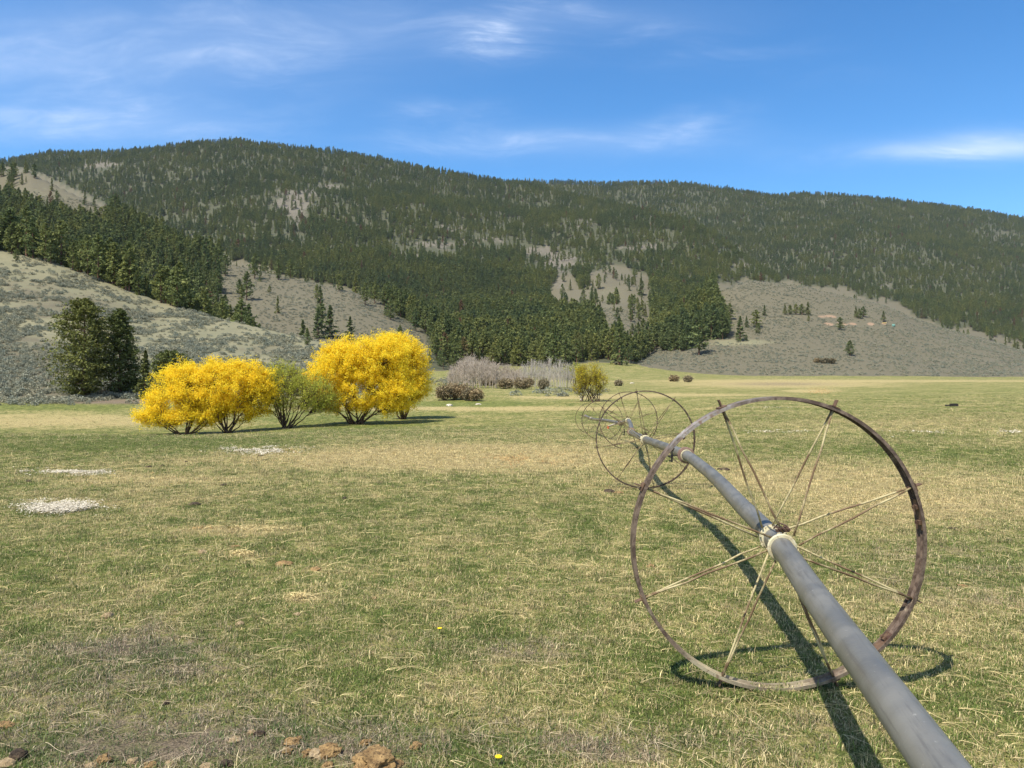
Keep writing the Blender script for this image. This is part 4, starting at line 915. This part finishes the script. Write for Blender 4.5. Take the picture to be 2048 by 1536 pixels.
# white chip patches
m_w, t_ = new_mat('white chips'); c = t_.mix(t_.attr('rnd'), (.46, .41, .31), (.70, .64, .52)); t_.l.new(c, t_.b.inputs['Base Color'])
def chips(cx, cy, rx, ry, n, sz, label, seed, mat=None, name='chalk_patch', cat='chalk patch', asp=.7, up=2.6, tall=.012):
    r = np.random.default_rng(seed); px = cx + rx * r.normal(size=n) * .46; py = cy + ry * r.normal(size=n) * .46
    ds = np.geomspace(2, 80, 500); c0 = at_px(cx, cy, 1.5); d_ = F * (H0 - c0.z) / (py - HZ); X = (px - CX) / F * d_
    k = fbm(X * 2.1 + seed, d_ * 1.6, 4) > (.49 if cy > 830 else 0); X = X[k]; d_ = d_[k]
    if len(X) < 5: return
    Z = terrain(X, d_) + .008 + r.random(len(X)) * tall
    V, Q = quads_at(np.stack([X, d_, Z], -1), sz, up, asp, r)
    o = obj(name, mesh_np(name, V, Q, [mat or m_w], attrs={'rnd': ('FACE', r.random(len(Q)))})); tag(o, label, cat, kind='stuff')
chips(122, 1017, 76, 13, 9500, .011, 'nearest white chalky patch at the left edge of the meadow', 3, tall=.05)
chips(150, 944, 66, 8, 6000, .014, 'middle white chalky patch on the left of the meadow', 4, tall=.03); chips(50, 945, 12, 4, 300, .022, 'small white spot left of the middle chalky patch', 9)
chips(515, 901, 76, 8, 6000, .018, 'farthest white chalky patch below the green willow', 5, tall=.06)
for j, a in enumerate([(1560, 863, 60, 3, 500, 'white streak seen through the nearest wheel'), (1830, 866, 70, 5, 900, 'broad white streak right of the nearest wheel'), (2020, 864, 40, 3, 400, 'white streak at the right edge of the field'), (1540, 815, 50, 2, 300, 'faint pale streak behind the top of the nearest wheel'),
                       (1680, 780, 30, 1.5, 150, 'short white dash in the far field')]):
    chips(a[0], a[1], a[2], a[3], int(a[4] * .5), .036, a[5], 20 + j, tall=.04)

m_st, t_ = new_mat('dry straw'); t_.l.new(t_.mix(t_.attr('rnd'), (.38, .29, .13), (.68, .56, .27)), t_.b.inputs['Base Color'])
m_or, t_ = new_mat('orange straw'); t_.l.new(t_.mix(t_.attr('rnd'), (.34, .17, .06), (.66, .42, .18)), t_.b.inputs['Base Color'])
for j, (cx, cy, rx, ry, n_, mt, lab) in enumerate([(430, 1064, 62, 8, 900, m_or, 'orange brown straw litter above the upright tan stone'), (520, 1058, 80, 4, 500, m_st, 'pale straw wisp right of the orange litter'), (490, 1110, 36, 5, 500, m_st, 'yellow straw heap above the flat brown dung pat'),
        (598, 1196, 22, 6, 220, m_st, 'small yellow straw wisp above the pale oval stone'), (820, 905, 280, 16, 4200, m_st, 'broad golden straw belt across the middle of the meadow'), (1050, 918, 110, 16, 1500, m_or, 'orange straw scatter at the right end of the golden belt'),
        (585, 903, 30, 3, 260, m_or, 'orange straw beside the farthest white patch'), (330, 952, 60, 5, 600, m_or, 'orange straw right of the middle white patch'), (1750, 1010, 260, 45, 3600, m_st, 'pale straw scatter right of the nearest wheel'), (640, 1108, 50, 3, 200, m_st, 'thin straw line right of the yellow heap'),
        (1640, 782, 34, 2.2, 500, m_or, 'golden dry spot in the far right field')]):
    chips(cx, cy, rx, ry, n_, .026 + (.012 if cy < 960 else 0) + (.15 if cy < 800 else 0), lab, 50 + j, mt, 'straw_litter', 'straw', .10, 1.4, .03)
# ------------------------------------------------------------------ grass
def grass_mat():
    m, t = new_mat('grass blades'); P = pos(t)
    r = t.attr('rnd'); d_ = t.attr('dryp', 'INSTANCER'); r2 = t.attr('rnd2')
    big = t.noise(P, .22, 5, .6); med = t.noise(P, 1.7, 5, .65)
    k = t.math('ADD', d_, t.math('ADD', t.math('MULTIPLY', t.math('SUBTRACT', big, .5), 1.1), t.math('MULTIPLY', t.math('SUBTRACT', med, .5), 1.1)))
    io = t.add('ShaderNodeObjectInfo').outputs['Random']; wn = t.add('ShaderNodeTexWhiteNoise', noise_dimensions='1D'); t.l.new(io, wn.inputs['W'])
    k = t.math('ADD', k, t.math('MULTIPLY', t.math('SUBTRACT', wn.outputs['Value'], .5), .75))
    isdry = t.ramp(t.math('SUBTRACT', k, r), -.06, .06)
    g = t.mix(r2, (.066, .112, .026), (.225, .272, .075)); s = t.mix(r2, (.26, .20, .11), (.78, .66, .36))
    bp = t.ramp(t.math('ADD', t.attr('barep', 'INSTANCER'), t.math('MULTIPLY', t.math('SUBTRACT', med, .5), .7)), .10, .55)
    s = t.mix(bp, s, t.mix(r2, (.15, .115, .085), (.56, .47, .34))); g = t.mix(bp, g, t.mix(r2, (.045, .085, .026), (.17, .22, .085)))
    c = t.mix(isdry, g, s); c = t.mix(1.0, c, t.mix(io, (.55, .55, .55), (1.4, 1.38, 1.3)), 'MULTIPLY'); t.l.new(c, t.b.inputs['Base Color']); t.b.inputs['Roughness'].default_value = .6
    tr = t.add('ShaderNodeBsdfTranslucent'); t.l.new(c, tr.inputs[0]); mx = t.add('ShaderNodeMixShader'); mx.inputs[0].default_value = .25
    t.l.new(t.b.outputs[0], mx.inputs[1]); t.l.new(tr.outputs[0], mx.inputs[2]); t.l.new(mx.outputs[0], t.out.inputs[0]); return m
M_GRASS = grass_mat()
def tuft(seed, n, rad, hmin, hmax, w, flat=.8, f0=0.):
    r = np.random.default_rng(seed); V = []; Q = []; T = []; k = 0; rn = []; r2 = []
    a = r.random(n) * 6.283; rr = rad * np.sqrt(r.random(n)); h = r.uniform(hmin, hmax, n); ln = f0 + r.random(n) * (flat - f0); da = r.random(n) * 6.283
    for i in range(n):
        b = np.array([math.cos(a[i]) * rr[i], math.sin(a[i]) * rr[i], -.004]); dv = np.array([math.cos(da[i]), math.sin(da[i]), 0]); sd = np.array([-dv[1], dv[0], 0]) * w * (.6 + .7 * r.random())
        m = b + dv * h[i] * ln[i] * .35 + np.array([0, 0, h[i] * .6 * (1.1 - ln[i])]); e = b + dv * h[i] * (ln[i] * 1.0 + .1) + np.array([0, 0, h[i] * (1.05 - ln[i] * .95)])
        V += [b - sd, b + sd, m + sd * .8, m - sd * .8, e]; Q.append((k, k + 1, k + 2, k + 3)); T.append((k + 3, k + 2, k + 4)); k += 5
        rn.append(r.random()); r2.append(r.random())
    return mesh_np('grass', np.array(V), [np.array(Q), np.array(T)], [M_GRASS], attrs={'rnd': ('FACE', rn + rn), 'rnd2': ('FACE', r2 + r2)})
def straw_mesh(seed, L, w):
    r = np.random.default_rng(seed); mb = MB(); n = 6
    for j in range(2):
        a = r.random() * 6.283; p = np.zeros(3); p[2] = .01; pts = [p.copy()]; up = .35 * r.random()
        for i in range(n):
            a += r.normal() * .10; p = p + np.array([math.cos(a), math.sin(a), up]) * L / n; up -= .12; p[2] = max(p[2], .015); pts.append(p.copy())
        mb.tube(pts, np.linspace(w, w * .5, n + 1), 3, False)
    me = mb.mesh('straw', [M_GRASS]); nf = len(me.polygons)
    for k_, v in (('rnd', 0.02), ('rnd2', .55 + .4 * r.random())):
        at = me.attributes.new(k_, 'FLOAT', 'FACE'); at.data.foreach_set('value', np.full(nf, v, np.float32))
    return me
TU = [tuft(i, 30, .042, .010, .040, .0016, 1.0, .15) for i in range(8)] + [tuft(20 + i, 26, .05, .02, .075, .0016, .8) for i in range(3)] + [straw_mesh(i, (.16, .10, .07, .12, .06)[i], .0009) for i in range(5)]
def grass_pts(d0, d1, per_m2, margin=1.12):
    A = .5 * (2 * CX / F) * margin * (d1 ** 2 - d0 ** 2); n = int(A * per_m2)
    d = np.sqrt(rng.uniform(d0 ** 2, d1 ** 2, n)); u = CX + rng.uniform(-1, 1, n) * CX * margin; return (u - CX) / F * d, d
def add_grass(name, rngs, label, protos, pstraw, seed):
    X = []; Y = []; SC = []
    for d0, d1, pm, sc in rngs:
        x, y = grass_pts(d0, d1, pm); X.append(x); Y.append(y); SC.append(np.full(len(x), sc))
    X.append(rng.normal(1.48, .38, 260)); Y.append(4.04 + rng.choice([-1, 1], 260) * rng.uniform(.05, .14, 260)); SC.append(np.full(260, 1.25))      # taller grass where the rim stands
    X, Y, SC = map(np.concatenate, (X, Y, SC)); z, a, u, ypx, dr, ba = zones(X, Y); dr = np.where(SC == 1.25, .05, dr)
    keep = (a == 0) & (rng.random(len(X)) < 1 - .9 * sst(50, 100, Y)) & (rng.random(len(X)) < 1 - .62 * sst(.35, .85, ba + (fbm(X * 1.7, Y * 1.7, 3) - .5) * 1.2)); X, Y, SC, z, dr, ba = [v[keep] for v in (X, Y, SC, z, dr, ba)]
    n = len(X); q = rng.random(n); idx = np.where(q < pstraw, 11 + rng.integers(0, 5, n), np.where(q < pstraw + .04, 8 + rng.integers(0, 3, n), rng.integers(0, 8, n)))
    print(name, n)
    return scatter(name, np.stack([X, Y, z], -1), rng.uniform(0, 6.28, n), SC * rng.uniform(.7, 1.35, n), idx, protos, {'dryp': dr + .12 * (ba > .3), 'barep': ba}, dict(label=label, cat='grass', kind='stuff'))
add_grass('grass', [(1.3, 6, 900, 1.0), (6, 12, 430, 1.2), (12, 24, 150, 1.6), (24, 45, 42, 2.1), (45, 100, 6.0, 2.8)], 'short grazed grass with dry straw covering the meadow', TU, .11, 1)
# dandelions
m_yf, t_ = new_mat('yellow petals'); t_.b.inputs['Base Color'].default_value = (.85, .6, .02, 1); m_gs, t_ = new_mat('green stem'); t_.b.inputs['Base Color'].default_value = (.1, .18, .04, 1)
for px, py, lab in ((995, 1531, 'yellow dandelion at the bottom edge right of the dung heap'), (878, 1268, 'tiny yellow dandelion in the middle of the near meadow'), (1341, 1024, 'pale yellow flower seen through the left of the nearest wheel')):
    p = at_px(px, py, 1.5); e = empty('dandelion', p); tag(e, lab, 'flower', 'dandelions in the meadow')
    mb = MB(); mb.tube([(0, 0, 0), (.004, 0, .035)], .0018, 5); obj('stem', mb.mesh('stem', [m_gs]), e)
    mb = MB(); 
    for k in range(14):
        a = k / 14 * 6.283; ca, sa = math.cos(a), math.sin(a); mb.addv([(.004, 0, .035), (.004 + ca * .014 - sa * .004, sa * .014 + ca * .004, .040), (.004 + ca * .017, sa * .017, .041), (.004 + ca * .014 + sa * .004, sa * .014 - ca * .004, .040)], [(0, 1, 2, 3)])
    mb.ring([(.001, 0), (.007, .001), (.006, .005), (.001, .006)], (0.004, 0, .037), 10, lambda V: np.stack([V[:, 0], V[:, 2], V[:, 1]], -1)); obj('flower_head', mb.mesh('flower_head', [m_yf]), e)

# ------------------------------------------------------------------ haze
mh = bpy.data.materials.new('haze'); mh.use_nodes = True; nt = mh.node_tree; nt.nodes.clear(); ho_ = nt.nodes.new('ShaderNodeOutputMaterial'); pv = nt.nodes.new('ShaderNodeVolumePrincipled')
pv.inputs['Color'].default_value = (.62, .76, 1.0, 1); pv.inputs['Density'].default_value = 0.000024; pv.inputs['Anisotropy'].default_value = 0.0
nt.links.new(pv.outputs[0], ho_.inputs['Volume'])
zt = float(zz.max()) + 40; zb = float(zz.min()) - 1.0; hx = 4200
mb = MB(); mb.box((0, 0, (zt + zb) / 2), (hx, hx, (zt - zb) / 2)); hz = obj('haze', mb.mesh('haze', [mh])); tag(hz, 'thin bluish air haze over the valley', 'haze', kind='stuff')
